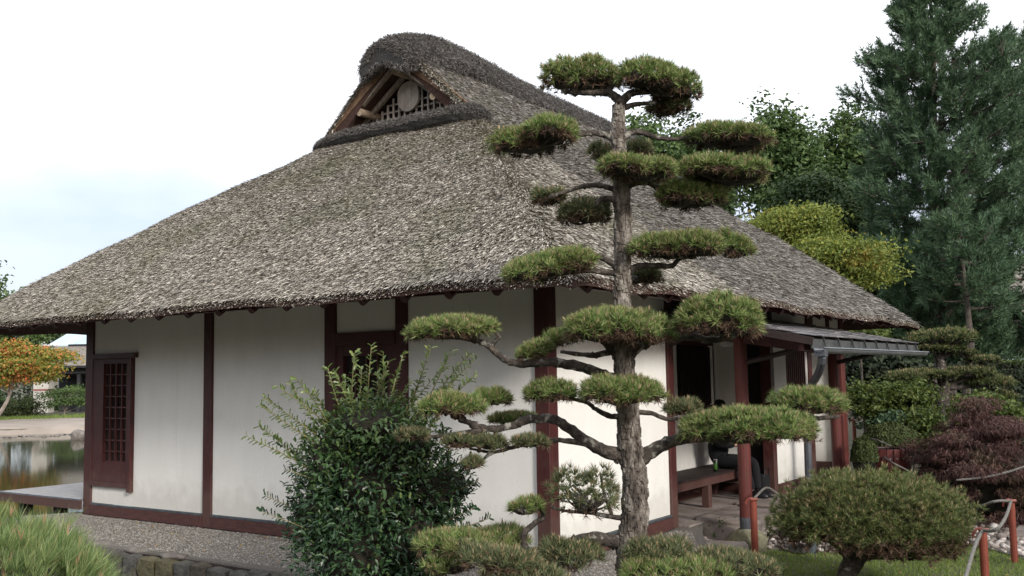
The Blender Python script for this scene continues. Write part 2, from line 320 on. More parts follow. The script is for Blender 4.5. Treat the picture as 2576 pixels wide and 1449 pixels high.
# ================================================================ SETTING
def sst(a, b, x):
    t = np.clip((x-a)/(b-a), 0, 1); return t*t*(3-2*t)
def tz(x, y):
    x = np.asarray(x, float); y = np.asarray(y, float)
    r = np.hypot(x-CAM[0], y-CAM[1]) + 1.2*np.sin(x*.21)+.8*np.sin(y*.33+1)
    z = -.25+0*x
    fr = sst(-.9, -1.6, y)*sst(2.2, .8, x); z = z*(1-fr)-.68*fr
    cm = sst(-3.0, -5.5, y)*sst(0, 3, x); z = z*(1-cm)+.1*cm
    pond = sst(-8.3, -8.9, x)*sst(47.6, 46.0, r); z = z*(1-pond)-1.25*pond
    far = sst(46, 49, r)*sst(-8, -14, x); z = z*(1-far)+(-.12+.004*np.clip(r-49, 0, 30))*far
    hill = sst(70, 260, r)*9*sst(-1, 1, np.sin(x*.013)*np.cos(y*.017)+.4); return z+hill+.015*np.sin(x*2.1)*np.cos(y*1.7)
xs = np.unique(np.round(np.concatenate([np.linspace(-320, -70, 22), np.linspace(-70, -12, 80), np.linspace(-12, 8, 100), np.linspace(8, 60, 45), np.linspace(60, 320, 20)]), 3))
ys = np.unique(np.round(np.concatenate([np.linspace(-120, -10, 20), np.linspace(-10, 12, 110), np.linspace(12, 60, 55), np.linspace(60, 420, 26)]), 3))
X, Y = np.meshgrid(xs, ys, indexing='ij'); V = np.stack([X, Y, tz(X, Y)], -1).reshape(-1, 3)
def gridf(nx, ny):
    i = np.arange(nx-1)[:, None]*ny; j = np.arange(ny-1)[None, :]
    return np.stack([i+j, i+ny+j, i+ny+j+1, i+j+1], -1).reshape(-1, 4)
b = MB().add(V, gridf(len(xs), len(ys))); b.obj('ground', m_lawn, org=(0, 0, 0), smooth=True, kind='structure')
b = MB().box((-60, -30, -1.3), (-8.2, 50, -.45)); o = b.obj('pond_water', m_water, org=(0, 0, 0), kind='structure')
# sandy bank on the far side of the pond, an arc-shaped sheet that follows the ground
rr = np.linspace(46.5, 57, 22); aa = np.linspace(-1.62, -.72, 90)
A2, R2 = np.meshgrid(aa, rr, indexing='ij'); PX = CAM[0]+np.sin(A2)*(R2-1.0*np.sin(A2*30)*.5); PY = CAM[1]+np.cos(A2)*(R2-.5*np.sin(A2*30))
b = MB().add(np.stack([PX, PY, tz(PX, PY)+.03], -1).reshape(-1, 3), gridf(90, 22)); b.obj('sand_path', m_sand, org=(0, 0, 0), smooth=True, kind='structure')
bw = MB(); rs = np.random.default_rng(77)  # unseen tree belt, added to keep low sky light from under the eaves
for az in np.arange(.30, 2*math.pi-1.75, .105):
    rad = rs.uniform(24, 33); x = CAM[0]+math.sin(az)*rad; y = CAM[1]+math.cos(az)*rad; g = float(tz(x, y)); hh_ = rs.uniform(7, 12.5) if not 1.5 < az < 2.75 else rs.uniform(3.5, 5.5)
    for k in range(3):
        cc = np.array([x, y, g+hh_*(.3+.25*k)])+rs.normal(size=3)*.5; rr_ = np.array([2.3-.35*k, 2.3-.35*k, hh_*.26]); bw.blob(cc, rr_*.85, 1, lvl=2, amp=.12)
        q_ = unit(420); leaves(bw, cc+q_*rr_*rng.uniform(.9, 1.15, (420, 1)), q_+.7*unit(420), .42)
    bw.tube([(x, y, g-.2), (x, y, g+hh_*.4)], .2, 6, 1)
bw.obj('added_shade_woods', [m_hedge, m_core], org=(0, 0, 0), kind='stuff', label='belt of unseen dark trees added round the garden to block low sky light', cat='woods')
# gravel terrace the house stands on
TP = [(-8.25, -1.42), (-6.5, -1.37), (-5, -1.42), (-3.4, -1.36), (-1.8, -1.43), (0, -1.38), (.9, -1.3), (1.3, -.8), (1.15, .6), (.8, 1.7), (.32, 2.6), (.12, 3.1), (.12, 9.9), (-7.6, 9.9), (-7.62, .34), (-8.1, -.4)]
def prism(mb, pts, z0, z1, mi=0, side=0):
    n = len(pts); P = [(x, y, z0) for x, y in pts]+[(x, y, z1) for x, y in pts]; n0 = mb.n
    mb.add(P, [[k, (k+1) % n, (k+1) % n+n, k+n] for k in range(n)], side)
    mb.F.append(np.array([[n0+n+k for k in range(n)]])); mb.I.append(np.array([mi]))
    return mb
prism(MB(), TP, -.9, -.012).obj('gravel_terrace', m_gravelb, org=(0, 0, 0), kind='structure')
def inpoly(x, y, pts):
    c = np.zeros(len(x), bool); n = len(pts)
    for k in range(n):
        x1, y1 = pts[k]; x2, y2 = pts[(k+1) % n]
        with np.errstate(divide='ignore', invalid='ignore'):
            c ^= ((y1 > y) != (y2 > y)) & (x < (x2-x1)*(y-y1)/((y2-y1) or 1e-9)+x1)
    return c
def stones(name, mt, pts, n, r0, r1, zf, flat=.55, lvl=1, label=None, big=0):
    P = np.array(pts); lo = P.min(0); hi = P.max(0)
    q = rng.uniform(lo, hi, (n*3, 2)); q = q[inpoly(q[:, 0], q[:, 1], pts)][:n]; n = len(q)
    BV, BF = (ICO1V, ICO1F) if lvl == 1 else (ICO2V, ICO2F)
    if lvl == 0:
        BV = np.array([[1, 0, 0], [-1, 0, 0], [0, 1, 0], [0, -1, 0], [0, 0, 1], [0, 0, -.5]], float); BF = np.array([[0, 2, 4], [2, 1, 4], [1, 3, 4], [3, 0, 4]])
    r = rng.uniform(r0, r1, n)*(1+.5*(rng.random(n) < .08)); S = r[:, None]*np.stack([rng.uniform(.8, 1.3, n), rng.uniform(.7, 1, n), np.full(n, flat)*rng.uniform(.8, 1.2, n)], 1)
    a = rng.uniform(0, 6.28, n); ca, sa = np.cos(a), np.sin(a)
    V = BV[None]*(1+.12*rng.uniform(-1, 1, (n, len(BV), 1)))*S[:, None]
    x = V[..., 0]*ca[:, None]-V[..., 1]*sa[:, None]; y = V[..., 0]*sa[:, None]+V[..., 1]*ca[:, None]
    tl = rng.uniform(-.35, .35, n)[:, None]
    V = np.stack([x+q[:, :1], y+q[:, 1:], V[..., 2]+x*tl+zf(q[:, 0], q[:, 1])[:, None]+(S[:, 2]*rng.uniform(.1, .9, n))[:, None]], -1).reshape(-1, 3)
    F = (BF[None]+np.arange(n)[:, None, None]*len(BV)).reshape(-1, 3)
    return MB().add(V, F).obj(name, mt, org=(float(lo[0]), float(lo[1]), 0), smooth=lvl > 0, kind='stuff', label=label, cat=('stones' if label else None))
stones('gravel', m_gravel, [(-8.0, -1.33), (1.0, -1.25), (1.2, -.7), (.9, 1.3), (.25, 2.5), (.05, 2.5), (.05, -.02), (-7.5, -.02), (-7.7, .2), (-8.0, -.4)], 42000, .005, .0105, lambda x, y: -.014+0*x, .6, 0, 'fine grey gravel covering the terrace along the white house walls')
PB = [(.15, 3.0), (.55, 2.75), (1.0, 3.1), (1.5, 3.2), (2.1, 3.9), (2.75, 4.5), (3.3, 3.9), (4.4, 2.6), (6.5, 3.2), (6.0, 8.2), (2.6, 8.6), (1.6, 9.5), (.15, 9.5)]
b = MB(); prism(b, PB, -.5, -.225); b.obj('pebble_bed', m_gravelb, org=(0, 0, 0), kind='structure')
stones('pebbles', m_pebble, PB, 5200, .026, .055, lambda x, y: tz(x, y)+.022, .6, 1, 'bed of rounded pinkish grey pebbles beside the porch of the house')
# grass on the lawn right of the terrace
q = rng.uniform((.9, -.8), (6.2, 5.0), (60000, 2)); ok = ~inpoly(q[:, 0], q[:, 1], PB) & ~inpoly(q[:, 0], q[:, 1], TP); q = q[ok]
C = np.stack([q[:, 0], q[:, 1], tz(q[:, 0], q[:, 1])-.003], 1)
tufts(MB(), C, np.tile((0, 0, 1.), (len(C), 1)), 2, .04, .006, .6).obj('grass', m_grass, org=(0, 0, 0), kind='stuff', label='short bright green lawn grass between the pebbles and the pines', cat='grass')
# retaining wall of field stones under the terrace edge
rw = thing('retaining_wall', (-4, -1.4, -.68), 'low dry stone wall of dark mossy field stones holding up the gravel terrace', 'wall')
xx = -8.2; rows = [(-.27, -.03), (-.46, -.29), (-.70, -.48)]
for z0, z1 in rows:
    x = -8.2+rng.uniform(0, .1)
    while x < 1.0:
        w = rng.uniform(.13, .30)*(1 if z0 > -.4 else .9); h = z1-z0; zc = (z0+z1)/2+rng.uniform(-.012, .012)
        yy = np.interp(x, [-8.2, 1.0], [-1.44, -1.40]) - rng.uniform(0, .03)
        k = rng.choice([0, 0, 1, 1, 2], p=[.3, .3, .2, .14, .06])
        bb = MB(); V0 = ICO2V.copy(); V0 = np.sign(V0)*np.abs(V0)**.30; V0 *= .97/np.abs(V0).max(0)
        V0 = V0*(1+.10*rng.uniform(-1, 1, (len(V0), 1))); bb.add(V0*np.array([w*.5, .09, h*rng.uniform(.46, .56)])+np.array([x+w/2, yy, zc]), ICO2F)
        bb.obj('stone', m_wallst[int(k)], rw); x += w+rng.uniform(.006, .02)
b = MB(); b.box((-8.2, -1.40, -.9), (1.0, -1.33, -.03)); b.obj('earth_backing', m_dark, rw)
# irregular kerb stones capping part of the wall
for k, (x, w, y) in enumerate([(-5.1, .55, -1.28), (-4.4, .5, -1.33), (-3.7, .4, -1.36), (-6.0, .6, -1.26)]):
    MB().blob((x, y, -.02), (w/2, .10, .035), amp=.1, lvl=2).obj('cap_stone', m_rock, rw, smooth=True)
# ================================================================ HOUSE
H = thing('thatched_house', (-3.75, 4.0, 0), 'white plastered tea house with dark red timber frame and big thatched hip and gable roof', 'house')
WT = 3.15
def part(mb, name, mt, par=H, **k): return mb.obj(name, mt, par, **k)
def panelA(x0, x1, z0, z1, seams=()):
    e = [x0]+list(seams)+[x1]
    for a, c in zip(e[:-1], e[1:]): part(MB().box((a+.0012, .028, z0), (c-.0012, .07, z1)), 'wall_panel', m_plaster)
def postA(x0, x1, z0=0, z1=WT, y=0): part(MB().box((x0, y, z0), (x1, y+.16, z1), bev=.006), 'post', m_red)
postA(-7.51, -7.34); postA(-5.01, -4.85); postA(-2.94, -2.77); postA(-1.90, -1.74); postA(-.155, 0)
panelA(-7.34, -5.01, 2.14, WT); panelA(-7.34, -6.505, .155, .385)
panelA(-6.43, -5.01, .155, 2.14, (-5.55,)); panelA(-6.505, -6.43, .155, .335)
panelA(-4.85, -2.94, .155, WT, (-3.93,)); panelA(-2.77, -1.90, 2.255, WT); panelA(-1.74, -.155, .155, WT, (-.95,))
for x0, x1 in ((-7.34, -5.01), (-4.85, -2.94), (-1.74, -.155)):
    part(MB().box((x0+.002, -.012, .0), (x1-.002, .10, .128), bev=.004), 'sill_beam', m_redsill)
    part(MB().box((x0+.004, .002, .13), (x1-.004, .024, .152)), 'flashing', m_flash)
part(MB().box((-2.768, -.02, 0), (-1.902, .12, .16)), 'door_step', m_redsill)
part(MB().box((-2.768, -.004, 2.11), (-1.902, .12, 2.253)), 'lintel', m_red)
# sliding lattice windows
def lattice(name, x0, x1, z0, z1, nc, nr, zb, y=.0, fr=.07, mt=m_red, lab=None):
    b = MB(); b.box((x0, y+.002, z0), (x0+fr, y+.06, z1)); b.box((x1-fr, y+.002, z0), (x1, y+.06, z1))
    b.box((x0+fr, y+.004, z1-fr), (x1-fr, y+.058, z1)); b.box((x0+fr, y+.004, z0), (x1-fr, y+.058, zb)); b.box((x0+fr, y+.02, zb-.002), (x1-fr, y+.055, zb+.02))
    f = part(b, name, mt, label=lab)
    b = MB(); b.box((x0+fr, y+.05, zb+.02), (x1-fr, y+.054, z1-fr)); part(b, 'glass', m_glass, f)
    ww = (x1-x0-2*fr); hh = z1-fr-zb
    for k in range(1, nc):
        xx = x0+fr+ww*k/nc; part(MB().box((xx-.009, y+.018, zb+.021), (xx+.009, y+.044, z1-fr)), 'glazing_bar', mt, f)
    for k in range(1, nr):
        zz = zb+hh*k/nr; part(MB().box((x0+fr, y+.024, zz-.009), (x1-fr, y+.048, zz+.009)), 'glazing_bar', mt, f)
    return f
part(MB().box((-7.338, -.035, 2.075), (-6.36, .03, 2.14), bev=.004), 'window_head', m_red)
part(MB().box((-7.336, -.02, .385), (-6.432, .05, .45)), 'window_sill', m_red)
part(MB().box((-6.502, -.03, .335), (-6.435, .045, 2.073)), 'window_jamb', m_red)
part(MB().box((-7.336, .006, .452), (-7.16, .06, 2.073)), 'sliding_panel', m_red)
lattice('lattice_window', -7.158, -6.504, .452, 2.073, 4, 9, .70)
lattice('door', -2.768, -1.902, .165, 2.107, 4, 6, .75, y=.01, fr=.11, lab='dark red glazed sliding door partly behind the holly')
# B wall (right face)
def postB(y0, y1, z0=0, z1=WT, x=0, w=.16, mt=m_red): part(MB().box((x-w, y0, z0), (x, y1, z1), bev=.006), 'post', mt)
def panelB(y0, y1, z0, z1, x=-.03, seams=()):
    e = [y0]+list(seams)+[y1]
    for a, c in zip(e[:-1], e[1:]): part(MB().box((x-.04, a+.0012, z0), (x, c-.0012, z1)), 'wall_panel', m_plaster)
panelB(.162, 2.55, .155, WT); postB(2.55, 2.70)
part(MB().box((-.11, .165, 0), (.012, 2.548, .128), bev=.004), 'sill_beam', m_redsill)
part(MB().box((-.024, .167, .13), (-.002, 2.546, .152)), 'flashing', m_flash)
# porch recess with its end walls
panelB(2.70, 5.96, .155, WT, x=-.92); part(MB().box((-.97, 2.70, 0), (-.90, 5.96, .15)), 'sill_beam', m_redsill)
part(MB().box((-.919, 2.71, 0), (-.16, 2.75, WT)), 'wall_panel', m_plaster)
part(MB().box((-.918, 2.71, 2.62), (.0, 5.97, 2.66)), 'ceiling_board', m_dark)
part(MB().box((-.9, 5.96, .15), (-.52, 6.0, WT)), 'wall_panel', m_plaster); part(MB().box((-.9, 5.94, 0), (-.52, 6.0, .15)), 'sill_beam', m_redsill)
part(MB().box((-.52, 5.98, 0), (-.18, 6.04, 2.35)), 'dark_opening_panel', m_black)  # black sheet paints the darkness inside the open doorway
part(MB().box((-.54, 5.93, 2.2), (-.12, 5.978, WT)), 'door_head', m_dark)
postB(5.86, 6.0, x=-.004)
bl = part(MB().box((-.915, 4.72, 1.28), (-.905, 5.78, 2.14)), 'lattice_window', m_black, label='black barred window in the porch back wall')
for k in range(15):
    part(MB().box((-.90, 4.76+k*.07, 1.30), (-.875, 4.785+k*.07, 2.12)), 'bar', m_red if 0 else m_dark, bl)
part(MB().box((-.913, 4.66, 1.22), (-.86, 5.84, 1.278)), 'window_sill', m_red); part(MB().box((-.913, 4.66, 2.142), (-.86, 5.84, 2.20)), 'window_head', m_red)
part(MB().box((-.14, 2.70, 2.40), (-.01, 5.86, 2.60)), 'lintel', m_dark)
# wing wall with red barred window
panelB(6.0, 6.55, .155, 2.44, x=-.02); panelB(6.55, 7.42, .155, 1.28, x=-.02); panelB(7.42, 7.52, .155, 2.44, x=-.02)
panelB(6.55, 7.42, 2.20, 2.44, x=-.02)
lw = part(MB().box((-.10, 6.55, 1.28), (-.085, 7.42, 2.20)), 'lattice_window', m_dark, label='red barred window in the wing wall under the porch roof')
for k in range(10): part(MB().box((-.055, 6.57+k*.088, 1.285), (-.012, 6.602+k*.088, 2.195)), 'bar', m_post, lw)
part(MB().box((-.06, 6.02, 0), (.012, 7.5, .15)), 'sill_beam', m_redsill)
postB(7.52, 7.70, mt=m_red)
panelB(6.0, 9.3, 2.46, WT, x=-.03); postB(7.70, 7.84, 2.46, WT, x=-.005, w=.1); postB(8.55, 8.7, 2.46, WT, x=-.005, w=.1)
# second recess
panelB(7.70, 9.4, .155, 2.44, x=-.95); part(MB().box((-.93, 9.30, .2), (-.22, 9.34, WT)), 'wall_panel', m_plaster); part(MB().box((-.93, 9.26, 0), (-.22, 9.35, .2)), 'sill_beam', m_red)
part(MB().box((-.22, 9.24, 0), (0.0, 9.46, WT), bev=.008), 'post', m_post)
part(MB().box((-.9, 7.7, 2.40), (-.01, 9.3, 2.44)), 'ceiling_board', m_dark)
# west and north walls
part(MB().box((-7.5, .162, .14), (-7.45, 9.3, WT)), 'wall_panel', m_plaster)
part(MB().box((-7.45, 9.36, 0), (-.25, 9.42, WT)), 'wall_panel', m_plaster)
for y in (2.3, 4.7, 7.0, 9.3): part(MB().box((-7.53, y, 0), (-7.38, y+.16, WT)), 'post', m_red)
# floor of the recess: flag stones
part(MB().box((-.9, 2.76, -.01), (.10, 5.93, .012)), 'floor', m_slab)
# ---------------- roof
EX0, EX1, EY0, EY1, EZ = -8.6, 1.1, -1.35, 10.1, 2.54
RX = (EX0+EX1)/2; YG, YG2 = 2.10, 8.25
def prof(d): return .735*d+.04*np.sin(np.pi*np.clip(d/3.4, 0, 1))+.21*np.clip(d-3.4, 0, 1.05)
def lse(*a, k=.07):
    A = np.stack(a); mn = A.min(0); return mn-k*np.log(np.exp(-(A-mn)/k).sum(0))
def wob(x, y): return .018*np.sin(x*2.3+y*.7)*np.sin(y*1.9-x*.4)+.012*np.sin(x*5.1+2)*np.sin(y*4.3)
def h_front(x, y): return EZ+lse(prof(np.minimum(y, YG)-EY0), prof(EX1-x), prof(x-EX0))+wob(x, y)
def h_main(x, y): return EZ+lse(prof(EX1-x), prof(x-EX0))+wob(x, y)
def h_back(x, y): return EZ+lse(prof(EX1-x), prof(x-EX0), 1.25*(EY1-y))+wob(x, y)
def dist_e(x, y): return np.minimum.reduce([x-EX0, EX1-x, y-EY0, EY1-y])
def shell(mb, f, x0, x1, y0, y1, nx, ny, top=0, bot=1):
    gx = np.linspace(x0, x1, nx); gy = np.linspace(y0, y1, ny); X, Y = np.meshgrid(gx, gy, indexing='ij')
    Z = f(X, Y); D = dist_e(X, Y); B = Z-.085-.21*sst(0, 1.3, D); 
    n = nx*ny; VT = np.stack([X, Y, Z], -1).reshape(-1, 3); VB = np.stack([X, Y, B], -1).reshape(-1, 3); F = gridf(nx, ny)
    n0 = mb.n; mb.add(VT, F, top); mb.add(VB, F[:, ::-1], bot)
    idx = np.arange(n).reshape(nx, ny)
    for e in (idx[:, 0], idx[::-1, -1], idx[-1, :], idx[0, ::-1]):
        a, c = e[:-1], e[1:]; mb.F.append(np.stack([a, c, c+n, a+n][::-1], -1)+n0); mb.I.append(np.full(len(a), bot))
    return mb
b = MB(); shell(b, h_front, EX0, EX1, EY0, 2.6, 110, 42); shell(b, h_main, EX0, EX1, 2.12, YG2, 110, 70); shell(b, h_back, EX0, EX1, YG2-.2, EY1, 70, 24)
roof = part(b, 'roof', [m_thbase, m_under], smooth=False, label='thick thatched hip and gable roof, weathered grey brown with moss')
def straws(P, G, L, w, lift, jit, mb, mi=0):
    """flat straws at P lying along downhill direction G (unit), lower end lifted"""
    n = len(P); d = nrm(G+jit*rng.normal(size=(n, 3))); up = nrm(np.array([0, 0, 1.])-d*d[:, 2:3]); s = nrm(np.cross(d, up)); s = nrm(s+.5*rng.uniform(-1, 1, (n, 1))*up)
    Lr = (L*rng.uniform(.55, 1.35, n))[:, None]; wr = (w*rng.uniform(.6, 1.4, n))[:, None]/2
    lf = (lift*rng.uniform(.2, 1.3, n))[:, None]
    a = P+up*.002; e = P+d*Lr+up*lf
    V = np.stack([a-s*wr, a+s*wr, e+s*wr*.7, e-s*wr*.7], 1).reshape(-1, 3)
    mb.add(V, np.arange(4*n).reshape(-1, 4), mi)
def place_straw(mb, f, x0, x1, y0, y1, n, dens, mi=0, L=.085, w=.013, lift=.03, jit=.13, keep=None):
    x = rng.uniform(x0, x1, n); y = rng.uniform(y0, y1, n)
    ok = dens(x, y) > rng.random(n)
    if keep is not None: ok &= keep(x, y)
    x, y = x[ok], y[ok]; e = .03
    z = f(x, y); gx = (f(x+e, y)-f(x-e, y))/(2*e); gy = (f(x, y+e)-f(x, y-e))/(2*e)
    g = np.stack([-gx, -gy, -(gx**2+gy**2)], -1); g = nrm(g)
    straws(np.stack([x, y, z], -1), g, L, w, lift, jit, mb, mi)
def isA(x, y): return (y-EY0 < np.minimum(EX1-x, x-EX0)+.25)
def dA(x, y): return np.where(isA(x, y), 1.0, np.where(x > RX, .55, .15))
def dM(x, y): return np.where(x > RX, .75-.35*sst(3, 9, y), .07)
bs = MB(); place_straw(bs, h_front, EX0, EX1, EY0, YG, 250000, dA, L=.052, w=.0088, lift=.018, jit=.15)
part(bs, 'thatch_straw', m_straw, roof, kind='stuff')
bs = MB(); place_straw(bs, h_main, EX0, EX1, 2.1, YG2, 165000, dM, L=.060, w=.0100, lift=.022, jit=.16)
place_straw(bs, h_back, EX0, EX1, YG2, EY1, 22000, lambda x, y: np.where(x > -2.5, .8, .1))
part(bs, 'thatch_straw', m_strawg, roof, kind='stuff')
# ragged cut edge at the eaves
def fringe(mb, n, p0, p1, out, f, L=.045):
    t = rng.random(n); P = np.array(p0)+(np.array(p1)-np.array(p0))*t[:, None]; P[:, 2] = f(P[:, 0], P[:, 1])-rng.random(n)**1.5*.055
    P -= np.array(out)*.03
    g = nrm(np.tile(np.array(out)*1.0+np.array([0, 0, -.6]), (n, 1))); straws(P, g, L, .011, .0, .22, mb)
bs = MB(); fringe(bs, 7000, (EX0, EY0, 0), (EX1, EY0, 0), (0, -1, 0), h_front); fringe(bs, 5000, (EX1, EY0, 0), (EX1, YG2, 0), (1, 0, 0), h_main)
fringe(bs, 1500, (EX1, YG2, 0), (EX1, EY1, 0), (1, 0, 0), h_back); fringe(bs, 500, (EX0, EY0, 0), (EX0, 3, 0), (-1, 0, 0), h_main)
part(bs, 'eave_straw', m_straw, roof, kind='stuff')
# underside straw lining seen at the left corner
# rafters
for k in range(19):
    x = -8.2+k*.5
    ln = min(1.17, EX1-x-.25, x-EX0-.2)
    if ln > .15: part(MB().tube([(x, -1.24, 2.445), (x, -1.24+ln, 2.445+.70*ln)], .042, 8), 'rafter', m_red)
for k in range(21):
    y = -.9+k*.5
    ln = min(.98, y-EY0-.25)
    if ln > .15: part(MB().tube([(.99, y, 2.445), (.99-ln, y, 2.445+.70*ln)], .042, 8), 'rafter', m_red)
part(MB().beam((EX0+.35, -1.05, 2.50), (.80, -1.05, 2.50), .05, .05), 'eave_pole', m_red); part(MB().beam((.80, -1.0, 2.50), (.80, 9.8, 2.50), .05, .05), 'eave_pole', m_red)
# gable: barge poles, log ends, lattice, round board
AP = np.array([RX, 2.16, 6.05]); sl_ = .72
for s in (-1, 1):
    part(MB().beam(AP+(s*.01, 0, -.02), (RX+s*1.12, 2.16, 6.03-1.12*sl_), .06, .085), 'barge_board', m_oldwood)
    part(MB().add([(RX, 2.105, 6.07), (RX+s*1.3, 2.105, 6.07-1.3*sl_), (RX+s*1.3, 2.095, 6.32-1.3*.85), (RX, 2.095, 6.36), (RX, 2.14, 6.07), (RX+s*1.3, 2.14, 6.07-1.3*sl_), (RX+s*1.3, 2.13, 6.32-1.3*.85), (RX, 2.13, 6.36)], [[0, 1, 2, 3], [7, 6, 5, 4], [0, 4, 5, 1], [1, 5, 6, 2], [2, 6, 7, 3]]), 'verge_face', m_oldwood2)
    part(MB().beam((RX+s*.0, 2.36, 5.93), (RX+s*1.0, 2.36, 5.93-1.0*sl_), .05, .06), 'inner_rafter', m_oldwood)
    part(MB().tube([(RX+s*.66, 2.13, 5.46), (RX+s*.66, 2.6, 5.46)], .056, 14), 'log', m_endgrain)
part(MB().tube([(RX, 2.13, 5.93), (RX, 2.6, 5.93)], .060, 14), 'log', m_endgrain)
part(MB().add([(RX-1.3, 2.56, 4.9), (RX+1.3, 2.56, 4.9), (RX, 2.56, 6.1), (RX-1.3, 2.6, 4.9), (RX+1.3, 2.6, 4.9), (RX, 2.6, 6.1)], [[0, 1, 2], [5, 4, 3]]), 'gable_wall', m_dark)
for k in range(-7, 8):
    x = RX+k*.105; top = 5.89-abs(k)*.105*sl_
    if top > 5.16: part(MB().box((x-.012, 2.445, 5.02), (x+.012, 2.468, top)), 'gable_lattice_bar', m_lattw)
for zz in (5.18, 5.28, 5.38, 5.48, 5.58):
    hw = (5.88-zz)/sl_; part(MB().box((RX-hw, 2.470, zz-.011), (RX+hw, 2.486, zz+.011)), 'gable_lattice_rail', m_lattw)
for k, (a, c) in enumerate([(-.19, -.066), (-.062, .062), (.066, .19)]):
    xs_ = np.linspace(a, c, 7); zt = np.sqrt(np.maximum(.2**2-xs_**2, .0004)); V = []; cz = 5.64
    for yy in (2.395, 2.435): V += [(RX+x, yy, cz+z) for x, z in zip(xs_, zt)]+[(RX+x, yy, cz-z*1.1) for x, z in zip(xs_, zt)]
    F = [[i, i+7, i+8, i+1] for i in range(6)]+[[14+i, 15+i, 22+i, 21+i] for i in range(6)]+[[i, i+1, i+15, i+14] for i in range(6)]+[[i+7, i+21, i+22, i+8] for i in range(6)]+[[0, 14, 21, 7], [6, 13, 27, 20]]
    part(MB().add(V, F), 'round_board', m_lattw, label='grey round board hung in the gable lattice')
# fuzzy thatch roll along the foot of the gable
def fuzz_tube(name, P, R, n, flat=.8, mb=None, fl=.05, mt=(m_capbase, m_cap)):
    P = smooth_path(P, 6); Rr_ = np.interp(np.linspace(0, 1, len(P)), np.linspace(0, 1, len(R)), R)
    b = MB(); b.tube(P, Rr_, 14, 0, rough=.08)
    k = rng.integers(0, len(P)-1, n); t = rng.random(n)[:, None]; c = P[k]*(1-t)+P[k+1]*t; T = nrm(P[k+1]-P[k])
    a = unit(n); a = nrm(a-T*(a*T).sum(1)[:, None]); a[:, 2] = np.abs(a[:, 2])*.7+a[:, 2]*.3; a = nrm(a)
    S = c+a*(Rr_[k]*.96)[:, None]
    tufts(b, S, nrm(a*.5+np.array([.1, -.3, -.35])), 1, fl, .008, .7, 1)
    return part(b, name, list(mt), roof)
fuzz_tube('gable_foot_roll', [(-5.24, 2.2, 4.98), (-5.1, 2.08, 5.06), (-4.6, 2.03, 5.10), (-3.75, 2.01, 5.10), (-2.9, 2.02, 5.10), (-2.42, 2.08, 5.09), (-2.3, 2.25, 5.0)], [.05, .08, .095, .10, .11, .135, .10], 15000)
# ridge cap: an arched saddle swept along the ridge, drooping at its front end
prf = np.array([(-.50, -.52), (-.535, -.40), (-.50, -.25), (-.37, -.10), (-.18, -.02), (0, .01), (.18, -.02), (.37, -.10), (.50, -.25), (.535, -.40), (.50, -.52), (.40, -.53), (.24, -.44), (0, -.34), (-.24, -.44), (-.40, -.53)])
yy = [1.86, 1.90, 1.96, 2.06, 2.2, 2.4, 2.8]+list(np.linspace(3.2, 8.3, 14))+[8.5, 8.6]
rings = []
def capring(y):
    t = max(0, min(1, (2.22-y)/.38)); k = .62+.38*math.sqrt(max(0, 1-t*t))
    w = float(np.interp(y, [2.2, 3.2, 5, 8], [1, .86, .80, .78])); q = (prf-np.array([0, -.34]))*k+np.array([0, -.34]); q = q*np.array([w, float(np.interp(y, [2.2, 3.4], [1, .92]))])
    z0 = float(np.interp(y, [1.86, 2.1, 2.5, 3.1, 4, 5.1, 6.3, 7.7, 8.6], [6.33, 6.40, 6.50, 6.57, 6.50, 6.42, 6.39, 6.36, 6.30]))+.012*math.sin(y*5.3)
    return q, z0
for y in yy:
    q, z0 = capring(y); wv = 1+.035*np.sin(np.arange(16)*1.9+y*3)
    rings.append(np.stack([RX+q[:, 0]*wv, np.full(16, y), z0+q[:, 1]], -1))
Vc = np.concatenate(rings); k = np.arange(len(yy)-1)[:, None]*16; j = np.arange(16)[None]; F = np.stack([k+j, k+16+j, k+16+(j+1) % 16, k+(j+1) % 16], -1).reshape(-1, 4)
b = MB(); b.add(Vc, F, 0); b.F += [np.array([list(range(16))]), np.array([[len(Vc)-1-q for q in range(16)]])]; b.I += [np.zeros(1, int), np.zeros(1, int)]
n = 52000; fi = rng.integers(0, len(F), n)
# weight towards front faces by length
cent = Vc[F].mean(1); area = np.linalg.norm(np.cross(Vc[F][:, 2]-Vc[F][:, 0], Vc[F][:, 3]-Vc[F][:, 1]), axis=1)/2
wgt = area*np.where(cent[:, 1] < 3, 2.2, 1.0)*np.where(cent[:, 0] > RX-.1, 1, .4); fi = rng.choice(len(F), n, p=wgt/wgt.sum())
u, v = rng.random((n, 1)), rng.random((n, 1)); Q = Vc[F[fi]]; S = (Q[:, 0]*(1-u)+Q[:, 1]*u)*(1-v)+(Q[:, 3]*(1-u)+Q[:, 2]*u)*v
nn = nrm(np.cross(Q[:, 2]-Q[:, 0], Q[:, 3]-Q[:, 1])); nn *= np.sign((nn*(S-np.array([RX, 0, 0])-np.array([0, 1, 0])*S[:, 1:2]*np.array([0, 1, 0])-np.array([0, 0, 6.05]))).sum(1))[:, None]
S = S+.02*rng.normal(size=S.shape); tufts(b, S-nn*.008, nrm(nn*.6+np.array([.1, -.2, -.4])), 2, .05, .008, .85, 1)
# front face fuzz
n = 9000; a = rng.uniform(0, math.pi, n); r_ = np.sqrt(rng.uniform(.35, 1, n)); S = np.stack([RX+np.cos(a)*r_*.36, 1.86+rng.uniform(0, .10, n), 6.02+np.sin(a)*r_*.27], -1)
tufts(b, S, np.tile((0, -.5, -.6), (n, 1)), 1, .06, .009, .6, 1)
part(b, 'ridge_cap', [m_capbase, m_cap], roof, label='dark grey rounded thatch saddle capping the ridge')
